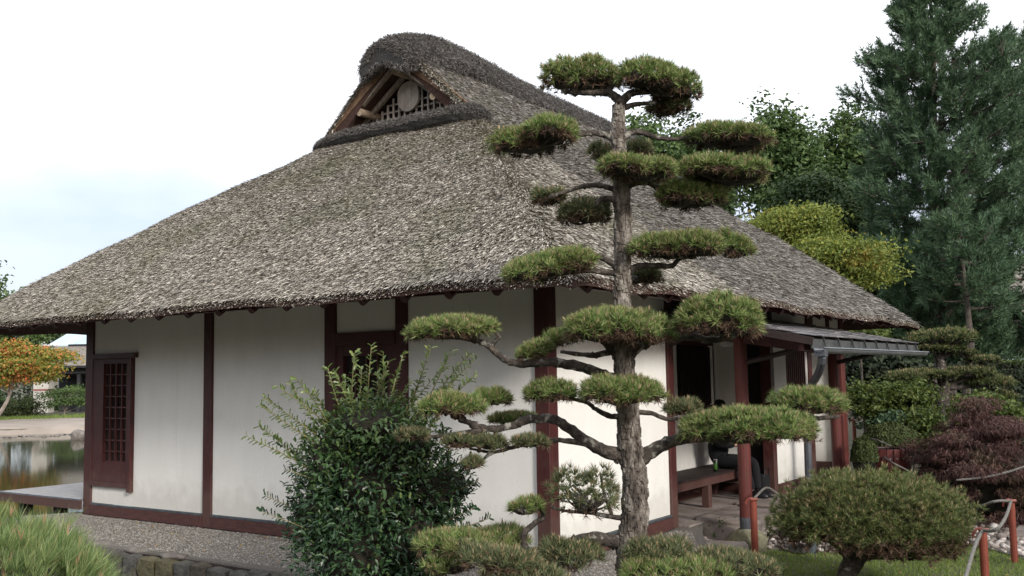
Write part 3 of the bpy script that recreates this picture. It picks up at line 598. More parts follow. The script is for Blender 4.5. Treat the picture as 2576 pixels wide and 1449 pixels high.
# bright straw seam between cap and slope plus verge straw
bs = MB(); n = 9000; x = RX+rng.uniform(.45, 1.5, n)*rng.choice([-1, 1], n, p=[.3, .7]); y = 2.09+rng.random(n)**2*.16; z = h_main(x, y)-rng.random(n)*.07
gd = np.stack([np.sign(x-RX)*.55, np.full(n, -.45), np.full(n, -.5)], -1); straws(np.stack([x, y, z], -1), nrm(gd), .07, .012, .01, .25, bs)
part(bs, 'verge_straw', m_straw, roof, kind='stuff')
# ---------------- porch roof of slates with steep metal edge and gutter
pr = part(MB().add([(0.0, 2.4, 2.46), (1.70, 2.4, 2.10), (1.70, 7.0, 2.10), (0, 7.0, 2.46), (0, 2.4, 2.40), (1.70, 2.4, 2.04), (1.70, 7.0, 2.04), (0, 7.0, 2.40)], BOXF), 'porch_roof', m_dark, label='low slate roof over the porch with zinc edge')
slm = []
for k in range(3):
    b = MB(); w = .255; t = rng.uniform(-.008, .008, 4); b.box((0, 0, 0), (.30, w, .012)); V = b.V[0]; V[4:, 2] += t; V[[1, 2, 5, 6], 2] += .006; slm.append(mk('slate', V, b.F, m_slate))
for i in range(7):
    for j in range(18):
        x0 = i*.243; z = 2.468-(x0/1.7)*.36; y0 = 2.385+j*.258+(0 if i % 2 else -.0)
        o = link('slate', slm[(i*7+j*5) % 3], pr); o.location = Vector(np.array([x0, y0+rng.uniform(-.004, .004), z+rng.uniform(0, .006)])-WL[H]); o.rotation_euler = (rng.uniform(-.01, .01), math.atan(.36/1.7)-.03, rng.uniform(-.012, .012))
b = MB()
for j in range(19):
    y0 = 2.385+j*.246; b.box((1.712, y0, 1.985), (1.730, y0+.240, 2.085))
part(b, 'metal_edge', m_zinc, pr)
part(MB().beam((.05, 2.37, 2.42), (1.74, 2.37, 2.06), .03, .08), 'verge_board', m_dark, pr)
b = MB(); P = [(1.80, 2.38, 1.955), (1.80, 7.12, 1.965)]
ang = np.linspace(math.pi, 2*math.pi, 9)
for rad, y0, y1 in ((.055, 2.36, 7.12),):
    Vg = [(1.80+rad*math.cos(a), y, 1.985+rad*math.sin(a)) for y in (y0, y1) for a in ang]+[(1.80+(rad-.006)*math.cos(a), y, 1.985+(rad-.006)*math.sin(a)) for y in (y0, y1) for a in ang]
    b.add(Vg, [[i, i+1, i+10, i+9] for i in range(8)]+[[18+i, 27+i, 28+i, 19+i] for i in range(8)]+[[0, 9, 27, 18], [8, 26, 35, 17]]+[[i, 18+i, 19+i, i+1] for i in range(8)])
b.tube([(1.857, 2.36, 1.987), (1.857, 7.12, 1.987)], .009, 6); part(b, 'gutter', m_zinclt, pr)
# heating cable zigzag
b = MB(); pts = []
for k in range(9):
    y = 2.75+k*.52; pts += [(1.60, y-.08, 2.15), (1.735, y, 2.10), (1.745, y+.03, 2.02), (1.80, y+.1, 1.975), (1.80, y+.3, 1.965)]
for k in range(9):
    s_ = pts[k*5:(k+1)*5]; b.tube(s_, .009, 5)
part(b, 'heating_cable', m_zinc, pr)
# downpipe
pb = np.array([1.38, 3.12, -.25])
b = MB(); b.tube(smooth_path([(1.80, 2.44, 1.96), (1.80, 2.44, 1.84), (1.70, 2.62, 1.72), (1.5, 2.95, 1.56), (1.40, 3.1, 1.42), (1.40, 3.1, 1.2), (1.39, 3.11, .5), (1.38, 3.12, -.26)], 3), .042, 10)
b.tube([(1.39, 3.11, 1.30), (1.39, 3.11, 1.26)], .05, 10); b.tube([(1.38, 3.12, .0), (1.38, 3.12, -.05)], .052, 10); b.tube([(1.38, 3.12, -.05), (1.38, 3.12, -.27)], .055, 10, 1)
b.box((1.75, 2.36, 1.90), (1.86, 2.47, 1.965))
part(b, 'downpipe', [m_pipe, m_flash], pr)
# porch posts and beams
for y in (2.94, 6.40):
    part(MB().tube([(.72, y, .0), (.72, y, .15), (.72, y, 2.2)], .073, 16, 0), 'post', [m_post], H, smooth=False, label='round red porch post')
    part(MB().tube([(.72, y, .002), (.72, y, .13)], .076, 16), 'post_shoe', m_pipe, pr)
    part(MB().beam((0, y, 2.26), (1.62, y, 2.0), .09, .12), 'bracket_beam', m_red, pr)
    part(MB().tube(smooth_path([(.76, y, 1.86), (1.1, y, 1.93), (1.5, y, 2.02)], 3), .03, 8), 'bracket', m_dark, pr)
part(MB().beam((.72, 2.5, 2.18), (.72, 6.95, 2.18), .10, .10), 'beam', m_red, pr)
part(MB().beam((1.60, 2.42, 2.0), (1.60, 6.98, 2.0), .06, .07), 'beam', m_red, pr)
MB().blob((.72, 2.94, -.16), (.24, .22, .17), amp=.1, lvl=2, seed=3).obj('post_footing_stone', m_mossrock, smooth=True, label='mossy pitted boulder under the nearer round porch post', cat='rock')
MB().blob((.72, 6.40, -.15), (.2, .2, .16), amp=.1, lvl=2, seed=5).obj('post_footing_stone', m_mossrock, smooth=True, label='mossy boulder under the farther round porch post', cat='rock')
# dark bracket at the wall top beside the porch
part(MB().beam((-.02, 2.62, 2.30), (.75, 2.62, 2.30), .10, .16), 'tie_beam', m_dark)
part(MB().beam((-.02, 2.62, 2.10), (.36, 2.62, 2.28), .08, .1), 'knee_brace', m_dark)
# step stones
def rockbox(name, c, s, mt, lab, seed, cat='rock', grp=None, yaw=0):
    rs = np.random.default_rng(seed); V = np.sign(ICO4V)*np.abs(ICO4V)**.28; V = V/np.abs(V).max(0)
    d = sum(np.sin(ICO4V@(rs.normal(size=3)*f)+rs.uniform(0, 6))*a for f, a in ((2, .06), (4, .035), (9, .018), (18, .01)))
    V = V*(1+d[:, None])*np.array(s)/2; ca, sa = math.cos(yaw), math.sin(yaw)
    V = np.stack([V[:, 0]*ca-V[:, 1]*sa, V[:, 0]*sa+V[:, 1]*ca, V[:, 2]], -1)+np.array(c)
    return MB().add(V, ICO4F).obj(name, mt, smooth=True, label=lab, cat=cat, group=grp)
rockbox('step_stone', (.30, 3.80, -.125), (.80, 1.45, .32), m_slab, 'long brown rock forming the step in front of the porch bench', 11)
rockbox('step_stone', (.32, 5.15, -.085), (.85, 1.2, .28), m_slab, 'flat grey step rock under the seated person\'s shoe', 12)
rockbox('stepping_stone', (.95, 3.95, -.22), (.75, .62, .16), m_rock, 'flat dark slab lying in the pebbles right of the mossy boulder', 13)
rockbox('stepping_stone', (.72, 4.75, -.21), (.45, .5, .18), m_rock, 'cracked brown stone in the pebbles behind the flat slab', 14)
rockbox('kerb_stone', (.30, 2.35, -.17), (.3, .5, .22), m_slab, 'grey stone kerb at the foot of the white right wall', 15)
rockbox('kerb_stone', (.78, 1.9, -.14), (.45, .8, .26), m_slab, 'pale weathered stone behind the cloud pine trunk', 16)
rockbox('stepping_stone', (3.6, 5.4, -.22), (1.1, .8, .12), m_slab, 'pale flat slab among the pebbles by the red rope posts', 17)
rockbox('stepping_stone', (.55, 2.85, -.22), (.5, .5, .10), m_rock, 'thin flat stone at the lawn edge beside the mossy boulder', 18)
# ---------------- bench
bn = thing('bench', (-.6, 4.2, 0), 'dark slatted wooden bench along the porch wall', 'bench')
sm = mk('slat', np.array([(0, 0, 0), (.62, 0, 0), (.62, .032, 0), (0, .032, 0), (0, 0, .02), (.62, 0, .02), (.62, .032, .02), (0, .032, .02)]), [BOXF], m_dark)
for k in range(80):
    o = link('slat', sm, bn); o.location = Vector(np.array([-.91, 2.76+k*.0395, .405])-WL[bn])
MB().box((-.36, 2.76, .30), (-.31, 5.9, .403)).obj('rail', m_red, bn); MB().box((-.90, 2.76, .30), (-.85, 5.9, .403)).obj('rail', m_red, bn)
for y in (2.85, 4.25, 5.6):
    for x in (-.40, -.88): MB().box((x, y, .012), (x+.10, y+.10, .30), bev=.005).obj('leg', m_red, bn)
    MB().box((-.78, y+.02, .2), (-.402, y+.08, .298)).obj('stretcher', m_red, bn)
# ---------------- deck over the pond
dk = thing('pond_deck', (-8.5, 1, .19), 'grey plank deck with dark red edge beam reaching out over the pond', 'deck')
dx0 = -9.60; 
for k in range(12):
    y0 = .0+k*.125; MB().box((dx0, y0+.004, .16), (-7.54, y0+.121, .19)).obj('plank', m_deck, dk)
MB().box((dx0-.02, -.045, .055), (-7.52, -.004, .172)).obj('edge_beam', m_red, dk); MB().box((dx0-.02, -.04, .173), (-7.52, -.006, .194)).obj('edge_trim', m_zinclt, dk)
MB().box((dx0-.045, -.04, .055), (dx0-.004, 1.5, .172)).obj('edge_beam', m_red, dk)
for x, y in ((-9.2, .05), (-8.3, .05), (-9.2, 1.35)): MB().box((x, y, -1.1), (x+.14, y+.14, .158)).obj('post', m_dark, dk)
# ================================================================ MAIN CLOUD-PRUNED PINE
def tube_px(mb, pts, r0, r1, mi=0, n=9, rough=.14, sub=5, d=6.3):
    P = [at(p[0], p[1], p[2] if len(p) > 2 else d) for p in pts]; P = smooth_path(P, sub); k = np.linspace(0, 1, len(P))
    R = (r0*(1-k)+r1*k); P = P+rng.normal(size=P.shape)*(R*.07)[:, None]
    mb.tube(P, R, n, mi, rough=rough); return P
def lobes(c, rx, ry, rz, n, slope=0, rnd=rng):
    out = []
    for k in range(n):
        t = (k+.5)/n*2-1 if n > 1 else 0; t = t*.62+rnd.uniform(-.08, .08) if n > 1 else 0
        e = math.sqrt(max(.15, 1-t*t)); oy = rnd.uniform(-.5, .5)*ry if n > 1 else 0
        sc = ({2: .62, 3: .5}.get(n, .40) *rnd.uniform(.85, 1.2) if n > 1 else 1)
        out.append((c+RH*t*rx+FH*oy+np.array([0, 0, -slope*t*rx+rnd.uniform(-.24, .16)*rz*(n > 1)]), np.array([rx*sc*(rnd.uniform(.85, 1.1) if n > 1 else 1), ry*(.72 if n > 1 else 1)*e, rz*(.82+.2*e if n > 1 else 1)*(rnd.uniform(.88, 1.05) if n > 1 else 1)])))
    return out
def pad(par, u, v, hw, hh, d, n=None, slope=0, dens=1050, k=21, L=.050, w=.0046, airy=0, name='foliage_pad', mats=None, dead=.5, core=.72, depth=.78, seed=None):
    s = d/KPX; c = at(u, v+hh*.25, d); rx = max(hw*s-L*.35, .03); rz = max(hh*s*.98-L*.4, .02); ry = min(rx*depth, .9)
    n = n or max(2, min(9, int(round(hw/max(hh, 18)*2.3))))
    LB = lobes(c, rx, ry, rz, n, slope); b = MB()
    ax = np.stack([RH, FH, np.array([0, 0, 1.])])
    for i, (lc, lr) in enumerate(LB):
        area = 2*math.pi*((lr[0]*lr[1])**.9+lr[0]*lr[2]*.8+lr[1]*lr[2]*.8)*.75
        m = int(area*dens)+14
        q = unit(m*2); q = q[q[:, 2] > -.42][:m]
        rad = 1+.13*rng.normal(size=(len(q), 1)); P = lc+(q*lr*rad)@ax
        keep = np.ones(len(P), bool)
        for j, (oc, orr) in enumerate(LB):
            if j != i: keep &= ((((P-oc)@ax.T)/orr)**2).sum(1) > .80
        if airy: keep &= rng.random(len(P)) > airy
        P = P[keep]; q = q[keep]; D = nrm((q/lr)@ax)*.75+np.array([0, 0, .55])
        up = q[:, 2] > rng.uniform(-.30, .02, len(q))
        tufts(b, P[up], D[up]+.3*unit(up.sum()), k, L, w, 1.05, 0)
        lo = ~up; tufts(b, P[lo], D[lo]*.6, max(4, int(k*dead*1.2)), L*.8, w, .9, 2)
        br = rng.random(len(P)) < .30; tufts(b, P[br], D[br], 6, L*.85, w*1.1, .9, 2)
        tn = up & (rng.random(len(P)) < .45); tufts(b, P[tn]+D[tn]*L*.35, D[tn]+np.array([0, 0, .6]), 5, L*.55, w*1.35, .55, 4)
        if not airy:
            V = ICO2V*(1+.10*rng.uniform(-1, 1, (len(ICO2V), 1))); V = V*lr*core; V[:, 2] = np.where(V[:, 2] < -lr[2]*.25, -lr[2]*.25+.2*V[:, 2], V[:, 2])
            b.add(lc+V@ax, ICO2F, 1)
        # twigs under and through the lobe
        for _ in range(22 if airy else 6):
            t = rng.uniform(-.8, .8, 2); p1 = lc+RH*t[0]*lr[0]+FH*t[1]*lr[1]+np.array([0, 0, lr[2]*rng.uniform(-.3, .3)]); p0 = c+RH*rng.uniform(-.4, .4)*rx*.6+np.array([0, 0, -rz*.55])
            mid = (p0+p1)/2+unit(1)[0]*.02; b.tube(smooth_path([p0, mid, p1], 3), np.linspace(.008, .003, 7)*d/6.3, 5, 3)
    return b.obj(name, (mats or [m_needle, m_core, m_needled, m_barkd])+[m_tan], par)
base = at(1590, 1700, 6.3); pz = float(tz(base[0], base[1]))
pine = thing('cloud_pine', (base[0], base[1], pz), 'tall cloud-pruned pine with flat needle pads, standing before the house corner', 'pine tree')
b = MB()
tr = [(1592, 1760, 6.3), (1586, 1449, 6.3), (1586, 1370, 6.3), (1596, 1290, 6.3), (1597, 1200, 6.3), (1585, 1120, 6.3), (1580, 1040, 6.3), (1573, 960, 6.3), (1569, 880, 6.3), (1566, 790, 6.3), (1565, 700, 6.3), (1566, 600, 6.3), (1566, 500, 6.3), (1557, 420, 6.3), (1554, 340, 6.3), (1558, 262, 6.3)]
P = smooth_path([at(*p) for p in tr], 6); hwd = [50, 44, 43, 40, 37, 36, 33, 32, 29, 25, 24, 25, 24, 20, 19, 17]
R = np.interp(np.linspace(0, 1, len(P)), np.linspace(0, 1, len(hwd)), hwd)*6.3/KPX*.79
P = P+rng.normal(size=P.shape)*.003; Pn = []; Rn = []
for a, c, ra, rc in zip(P[:-1], P[1:], R[:-1], R[1:]):
    for t in (0, .33, .66): Pn.append(a*(1-t)+c*t); Rn.append(ra*(1-t)+rc*t)
b.tube(Pn, Rn, 26, rough=.07)
# loose bark plates standing proud of the trunk
Pn = np.array(Pn); Rn = np.array(Rn); n = 2600; kk = rng.integers(0, len(Pn)-1, n); a = rng.uniform(0, 6.283, n)
nv = np.stack([np.cos(a), np.sin(a), 0*a], -1); c = Pn[kk]+nv*(Rn[kk]*1.01)[:, None]; t_ = np.stack([-np.sin(a), np.cos(a), 0*a], -1)
wv = rng.uniform(.008, .02, n)[:, None]; hv = rng.uniform(.015, .045, n)[:, None]; th = rng.uniform(.002, .009, n)[:, None]
q = []
for sx, sz in ((-1, -1), (1, -1), (1, 1), (-1, 1)): q.append(c+t_*sx*wv*.5+np.array([0, 0, 1.])*sz*hv*.5*rng.uniform(.7, 1, (n, 1))+nv*th)
for sx, sz in ((-1, -1), (1, -1), (1, 1), (-1, 1)): q.append(c+t_*sx*wv*.62+np.array([0, 0, 1.])*sz*hv*.6-nv*.006)
V = np.stack(q, 1).reshape(-1, 3); i = np.arange(n)[:, None]*8
b.add(V, np.concatenate([i+np.array([[0, 1, 2, 3]]), i+np.array([[4, 5, 1, 0]]), i+np.array([[5, 6, 2, 1]]), i+np.array([[6, 7, 3, 2]]), i+np.array([[7, 4, 0, 3]])]))
trunk = b.obj('trunk', m_bark, pine)
def limb(pts, r0, r1, lab=None, nub=5):
    b = MB(); r0 *= 6.3/KPX; r1 *= 6.3/KPX; P = tube_px(b, pts, r0, r1)
    for _ in range(nub):
        k = rng.integers(2, len(P)-1); b.blob(P[k], [(r0+r1)*.5*rng.uniform(.8, 1.25)]*3, lvl=1, amp=.2)
    return b.obj('branch', m_barkd, pine, smooth=True, label=lab)
limb([(1562, 262), (1545, 240), (1520, 233), (1470, 234), (1412, 230)], 13, 5); limb([(1520, 234), (1540, 215), (1530, 200)], 8, 5)
limb([(1558, 262), (1580, 240), (1605, 232), (1660, 230), (1710, 225)], 12, 5); limb([(1570, 270), (1600, 262), (1650, 258)], 8, 4)
limb([(1556, 372), (1535, 345), (1495, 335), (1445, 342), (1380, 345)], 10, 5)
limb([(1558, 355), (1585, 335), (1610, 332), (1650, 345), (1690, 350), (1740, 347), (1830, 352)], 9, 4)
limb([(1562, 478), (1590, 460), (1630, 455), (1660, 475), (1690, 492), (1750, 498)], 13, 5); limb([(1640, 457), (1700, 450), (1760, 445), (1830, 443)], 7, 4)
limb([(1560, 484), (1520, 468), (1470, 468), (1430, 480), (1380, 497)], 8, 4); limb([(1560, 508), (1520, 500), (1490, 520), (1460, 540)], 9, 5)
limb([(1560, 375, 6.4), (1555, 390, 6.7), (1590, 385, 6.9)], 8, 4)
limb([(1568, 690), (1535, 660), (1500, 645), (1430, 650)], 10, 5); limb([(1560, 690), (1500, 682), (1440, 684), (1380, 695), (1310, 700)], 8, 4)
limb([(1568, 695), (1600, 672), (1650, 668), (1690, 668), (1720, 645), (1800, 640)], 10, 4); limb([(1572, 700, 6.4), (1610, 700, 6.7), (1640, 690, 6.8)], 8, 4)
limb([(1575, 900), (1610, 868), (1660, 850), (1720, 842), (1790, 855), (1850, 845)], 16, 7); limb([(1650, 850), (1690, 815), (1740, 812)], 8, 5)
limb([(1572, 905), (1540, 880), (1515, 855), (1480, 845)], 15, 6); limb([(1572, 905), (1600, 880), (1640, 858), (1670, 850)], 14, 6)
limb([(1545, 882), (1500, 893), (1450, 890), (1410, 885)], 9, 4)
limb([(1580, 965), (1530, 948), (1470, 925), (1400, 912), (1350, 913), (1300, 915), (1260, 898), (1215, 862), (1160, 850), (1080, 842)], 15, 5, 'long low limb reaching left to the outermost pad')
limb([(1248, 890), (1240, 868), (1255, 848), (1245, 835)], 6, 4)
limb([(1590, 1150), (1530, 1138), (1480, 1112), (1430, 1075), (1390, 1055), (1330, 1055), (1280, 1073), (1225, 1078), (1170, 1060), (1140, 1040)], 17, 6)
limb([(1225, 1080), (1160, 1090), (1100, 1098), (1030, 1098)], 8, 3)
limb([(1560, 1135), (1480, 1118), (1420, 1108), (1360, 1110), (1290, 1125), (1240, 1138), (1180, 1128)], 9, 3); limb([(1240, 1138), (1222, 1150), (1210, 1170)], 5, 3)
limb([(1600, 1160), (1650, 1130), (1700, 1108), (1760, 1100), (1840, 1108), (1900, 1108)], 20, 7); limb([(1900, 1108), (1960, 1085), (2000, 1050), (2060, 1052), (2110, 1048)], 9, 5); limb([(2020, 1052), (2010, 1025), (2000, 1012)], 6, 4)
limb([(1598, 1036), (1640, 1040), (1680, 1055), (1720, 1048), (1770, 1045)], 7, 4)
limb([(1575, 1050), (1530, 1045), (1500, 1030), (1470, 1010), (1400, 1000)], 8, 4); limb([(1575, 1020), (1540, 1010), (1520, 995)], 10, 6)
limb([(1595, 1180), (1570, 1165), (1560, 1155), (1545, 1160)], 12, 8)
limb([(1600, 1310), (1540, 1300), (1480, 1290), (1420, 1285), (1385, 1275)], 7, 3); limb([(1500, 1292), (1470, 1250), (1440, 1220)], 5, 3); limb([(1540, 1300), (1520, 1240), (1510, 1190)], 5, 3)
limb([(1590, 1362), (1540, 1362), (1480, 1352), (1420, 1370), (1360, 1400)], 20, 8); limb([(1322, 1380), (1318, 1345), (1340, 1320), (1368, 1300), (1355, 1275)], 9, 5); limb([(1300, 1275), (1278, 1285)], 4, 3)
limb([(1420, 1375), (1340, 1420), (1280, 1425), (1210, 1400)], 9, 5); limb([(1420, 1380), (1400, 1430), (1330, 1450), (1240, 1455)], 11, 5)
limb([(1595, 1365), (1630, 1372), (1650, 1386)], 17, 13); limb([(1595, 1400), (1660, 1430), (1760, 1440), (1840, 1430), (1900, 1445)], 16, 7); limb([(1735, 1436), (1775, 1390), (1800, 1385)], 6, 4)
PADS = [(1470, 180, 105, 56, 6.3, 0), (1662, 205, 112, 50, 6.3, .12), (1682, 268, 56, 30, 6.45, .1), (1350, 340, 120, 42, 6.2, -.22), (1832, 343, 110, 32, 6.3, .12),
        (1515, 385, 34, 30, 6.8, 0), (1605, 374, 45, 26, 6.85, 0), (1608, 424, 100, 30, 6.05, .1), (1826, 432, 112, 34, 6.2, .08), (1742, 492, 95, 36, 6.35, 0),
        (1375, 494, 50, 26, 6.4, 0), (1478, 530, 74, 42, 6.4, -.1), (1382, 665, 130, 38, 6.2, -.25), (1705, 622, 118, 40, 6.3, -.05), (1845, 616, 54, 40, 6.45, .35), (1628, 692, 42, 28, 6.7, 0),
        (1815, 798, 125, 62, 6.0, .18), (1545, 822, 150, 52, 6.0, .03), (1140, 826, 115, 32, 6.2, -.05), (1345, 880, 50, 26, 6.35, -.4), (1400, 850, 42, 25, 6.4, 0),
        (1385, 985, 75, 34, 6.15, 0), (1560, 985, 110, 42, 6.0, 0), (1140, 1018, 88, 34, 6.25, 0), (1238, 1000, 52, 26, 6.5, 0), (1038, 1094, 46, 14, 6.3, 0), (1290, 1054, 62, 16, 6.6, 0),
        (1165, 1112, 55, 20, 6.3, 0), (1238, 1112, 45, 26, 6.3, 0), (1335, 1110, 50, 18, 6.25, 0), (1187, 1165, 28, 20, 6.25, 0), (1722, 1026, 52, 26, 6.6, 0),
        (1885, 1068, 165, 50, 6.1, 0), (2048, 1008, 110, 40, 6.4, .12)]
for u, v, hw, hh, d, s in PADS:
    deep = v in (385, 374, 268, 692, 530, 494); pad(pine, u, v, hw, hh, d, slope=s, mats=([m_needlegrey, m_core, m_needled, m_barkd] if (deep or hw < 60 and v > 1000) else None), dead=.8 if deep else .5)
for u, v, hw, hh, d, s, a in [(1478, 1232, 106, 72, 6.2, 0, .45), (1320, 1275, 54, 24, 6.2, 0, .1), (1200, 1362, 155, 34, 6.4, -.05, .25), (1255, 1402, 110, 34, 6.0, .08, .1), (1430, 1395, 92, 46, 6.2, 0, .25), (1130, 1420, 70, 30, 6.3, 0, .3),
                             (1655, 1382, 90, 36, 6.1, 0, .2), (1700, 1432, 150, 40, 6.0, 0, .3), (1850, 1415, 115, 32, 6.1, .2, .2), (1320, 1450, 120, 30, 5.9, 0, .3)]:
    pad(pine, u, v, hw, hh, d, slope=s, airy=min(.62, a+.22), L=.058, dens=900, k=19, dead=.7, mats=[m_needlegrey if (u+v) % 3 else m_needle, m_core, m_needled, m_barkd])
# ================================================================ OTHER PINES AND SHRUBS NEAR
gp = onp(2110, 1449, 2, -.25); gp = at(2130, 1500, 9.0)
globe = thing('mushroom_pine', (gp[0], gp[1], -.27), 'low pine clipped to a broad mushroom dome on crooked dark trunks beside the lawn', 'pine tree')
b = MB()
tube_px(b, [(2120, 1530, 9), (2130, 1449, 9), (2160, 1400, 9), (2200, 1375, 9)], .105, .06); tube_px(b, [(2125, 1470, 9), (2135, 1400, 9), (2090, 1350, 9), (2070, 1310, 9)], .07, .035)
tube_px(b, [(2140, 1400, 9), (2180, 1360, 9), (2250, 1330, 9)], .05, .03); tube_px(b, [(2150, 1395, 9), (2260, 1400, 8.9), (2330, 1380, 8.9)], .035, .015)
b.obj('trunk', m_barkd, globe, smooth=True)
for _ in range(16):
    bb = MB(); u0 = rng.uniform(2070, 2300); tube_px(bb, [(2140+(u0-2140)*.4, 1375, 9), (u0, 1350, 9+rng.uniform(-.3, .3)), (u0+rng.uniform(-60, 60), 1300, 9+rng.uniform(-.5, .5))], .018, .008, sub=3); bb.obj('branch', m_barkd, globe)
GM = [mat('dome_pine_needles', [(.12, (.032, .048, .016)), (.5, (.095, .130, .036)), (.95, (.26, .26, .09))], 9, 4, .6, isl=.5, trans=.1, blotch=((.15, .085, .045), 4.5, .58, .72, .6)), m_core, m_needled, m_barkd]
pad(globe, 2192, 1290, 212, 116, 9.0, n=1, dens=1250, k=22, L=.060, w=.0055, mats=GM, depth=.8, core=.86)
pad(globe, 2105, 1285, 112, 96, 8.8, n=1, dens=900, k=22, L=.060, w=.0055, mats=GM, depth=.8, core=.8)
pad(globe, 2290, 1345, 105, 86, 8.8, n=1, dens=900, k=22, L=.065, w=.0058, mats=GM, depth=.8)
# foreground pine at the lower left
fp = at(40, 1900, 3.6)
fgp = thing('foreground_pine', (fp[0], fp[1], float(tz(fp[0], fp[1]))), 'dense low pine with long pale green needles filling the lower left corner', 'pine shrub')
b = MB(); c = at(-62, 1674, 3.7); r = np.array([.50, .5, .49]); q = unit(3600); q = q[q[:, 2] > -.25]; ax = np.stack([RH, FH, np.array([0, 0, 1.])])
bump_ = 1+.07*np.sin(q[:, :1]*9+1)*np.cos(q[:, 1:2]*8)+.04*rng.normal(size=(len(q), 1))
Pq = c+(q*r*bump_)@ax; tufts(b, Pq, (q@ax)*.6+np.array([0, 0, .6]), 22, .085, .0032, .62, 0); s_ = rng.random(len(q)) < .12; tufts(b, Pq[s_]+np.array([0, 0, .03]), np.tile((0, 0, 1.), (s_.sum(), 1)), 6, .05, .007, .3, 1)
m_fgn = mat('long_needles', [(.12, (.045, .085, .026)), (.5, (.15, .23, .075)), (.95, (.42, .42, .20))], 6, 4, .5, isl=.6, trans=.2)
m_bud = mat('pink_bud', two((.26, .15, .08), (.42, .26, .17)), 8, 3, .7, isl=.5)
b.obj('needles', [m_fgn, m_bud], fgp)
MB().blob(c-np.array([0, 0, .02]), r*.86, lvl=2, amp=.05).obj('core', m_core, fgp); MB().tube([(fp[0], fp[1], float(tz(fp[0], fp[1]))-.1), tuple(c)], [.07, .04], 8).obj('trunk', m_barkd, fgp)
# ---------------- holly
HB = (.05, -2.45); hz = float(tz(*HB)); holly = thing('holly_bush', (HB[0], HB[1], hz), 'glossy dark holly bush with pale leafy shoots standing out against the white wall', 'shrub')
# spiny leaf template (unit length along x)
up_ = [(0, 0), (.12, .10), (.20, .26), (.33, .16), (.46, .30), (.58, .16), (.74, .24), (.84, .08), (1, 0)]
TV = []; 
for x, y in up_: TV.append((x, y, abs(y)*.45-.1*x*x))
for x, y in up_[1:-1]: TV.append((x, -y, abs(y)*.45-.1*x*x))
TV = np.array(TV, float); mid = list(range(9)); low = [0]+list(range(9, 16))+[8]
MV = np.array([(x, 0, -.1*x*x) for x, _ in up_[1:-1]]); TV = np.vstack([TV, MV]); md = [0]+list(range(16, 23))+[8]
TF = []
for k in range(8):
    for side, fl in ((mid, 0), (low, 1)):
        a_, b_, c_, d_ = md[k], md[k+1], side[k+1], side[k]
        for t in ((a_, b_, c_), (a_, c_, d_)):
            if len(set(t)) == 3: TF.append(t[::-1] if fl else t)
TF = np.array(TF)
def inst(mb, C, D, Nn, sz, mi=0, TV=TV, TF=TF, sv=.3):
    n = len(C); D = nrm(D); s = nrm(np.cross(Nn, D)); u = np.cross(D, s); S = (sz*(1+sv*rng.uniform(-1, 1, n)))[:, None, None]
    V = C[:, None]+S*(TV[None, :, :1]*D[:, None]+TV[None, :, 1:2]*s[:, None]+TV[None, :, 2:]*u[:, None])
    F = TF[None]+np.arange(n)[:, None, None]*len(TV); return mb.add(V.reshape(-1, 3), F.reshape(-1, 3), mi)
TVs = np.array([(0, 0, 0), (.3, .2, .08), (.55, .13, .04), (.72, .2, .06), (1, 0, -.12), (.72, -.2, .06), (.55, -.13, .04), (.3, -.2, .08), (.5, 0, -.03)]); TFs = np.array([[0, 8, 1], [1, 8, 2], [2, 8, 3], [3, 8, 4], [4, 8, 5], [5, 8, 6], [6, 8, 7], [7, 8, 0]])
b = MB(); dd = 7.0; s_ = dd/KPX
hl = [(930, 1220, 185, 165), (1010, 1125, 115, 90), (860, 1150, 115, 100), (900, 1380, 160, 150), (1050, 1340, 100, 130), (805, 1290, 80, 100), (940, 1060, 110, 60), (940, 1500, 160, 120), (1110, 1230, 75, 90)]
for u, v, hw, hh in hl:
    m = int(hw*hh*.12); q = unit(m); rr_ = rng.uniform(.6, 1.13, (m, 1)); c = at(u, v, dd+rng.uniform(-.1, .1)); Q = c+(q*rr_*np.array([hw*s_, min(hw*s_, .45), hh*s_]))@ax
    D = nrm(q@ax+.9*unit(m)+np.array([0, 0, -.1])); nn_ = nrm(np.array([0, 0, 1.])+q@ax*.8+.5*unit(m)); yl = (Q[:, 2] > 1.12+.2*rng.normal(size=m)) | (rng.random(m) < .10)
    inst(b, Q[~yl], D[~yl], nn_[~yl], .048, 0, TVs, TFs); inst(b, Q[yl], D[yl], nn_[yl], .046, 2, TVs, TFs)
    b.blob(c, (hw*s_*.56, .24, hh*s_*.56), 1, amp=.15, lvl=2)
b.obj('leaves', [m_holly, m_core, m_hollym], holly, kind='stuff')
b = MB()
for _ in range(7): x, y = rng.uniform(-.15, .15, 2); b.tube(smooth_path([(HB[0]+x*.5, HB[1]+y*.5, hz-.05), (HB[0]+x*1.5, HB[1]+y*1.5, hz+.4), (HB[0]+x*3, HB[1]+y*2, hz+1.1)], 3), .016, 6)
b.obj('stems', m_barkd, holly)
SH = [(934, 872), (892, 889), (964, 889), (1013, 893), (825, 927), (844, 936), (748, 955), (729, 962), (701, 972), (669, 1000), (658, 1021), (654, 1073), (622, 1098), (1084, 876), (1135, 885), (1182, 889), (1195, 905), (1118, 919), (1195, 945), (669, 1248), (660, 1287), (1200, 1214), (1191, 1278), (1230, 1304), (866, 953), (977, 910), (1030, 960), (910, 930), (950, 940), (790, 985), (1060, 940), (880, 990), (995, 950), (1150, 950), (1090, 1000), (690, 1110), (720, 1180), (1180, 1150), (1010, 1000), (850, 1010), (925, 985)]
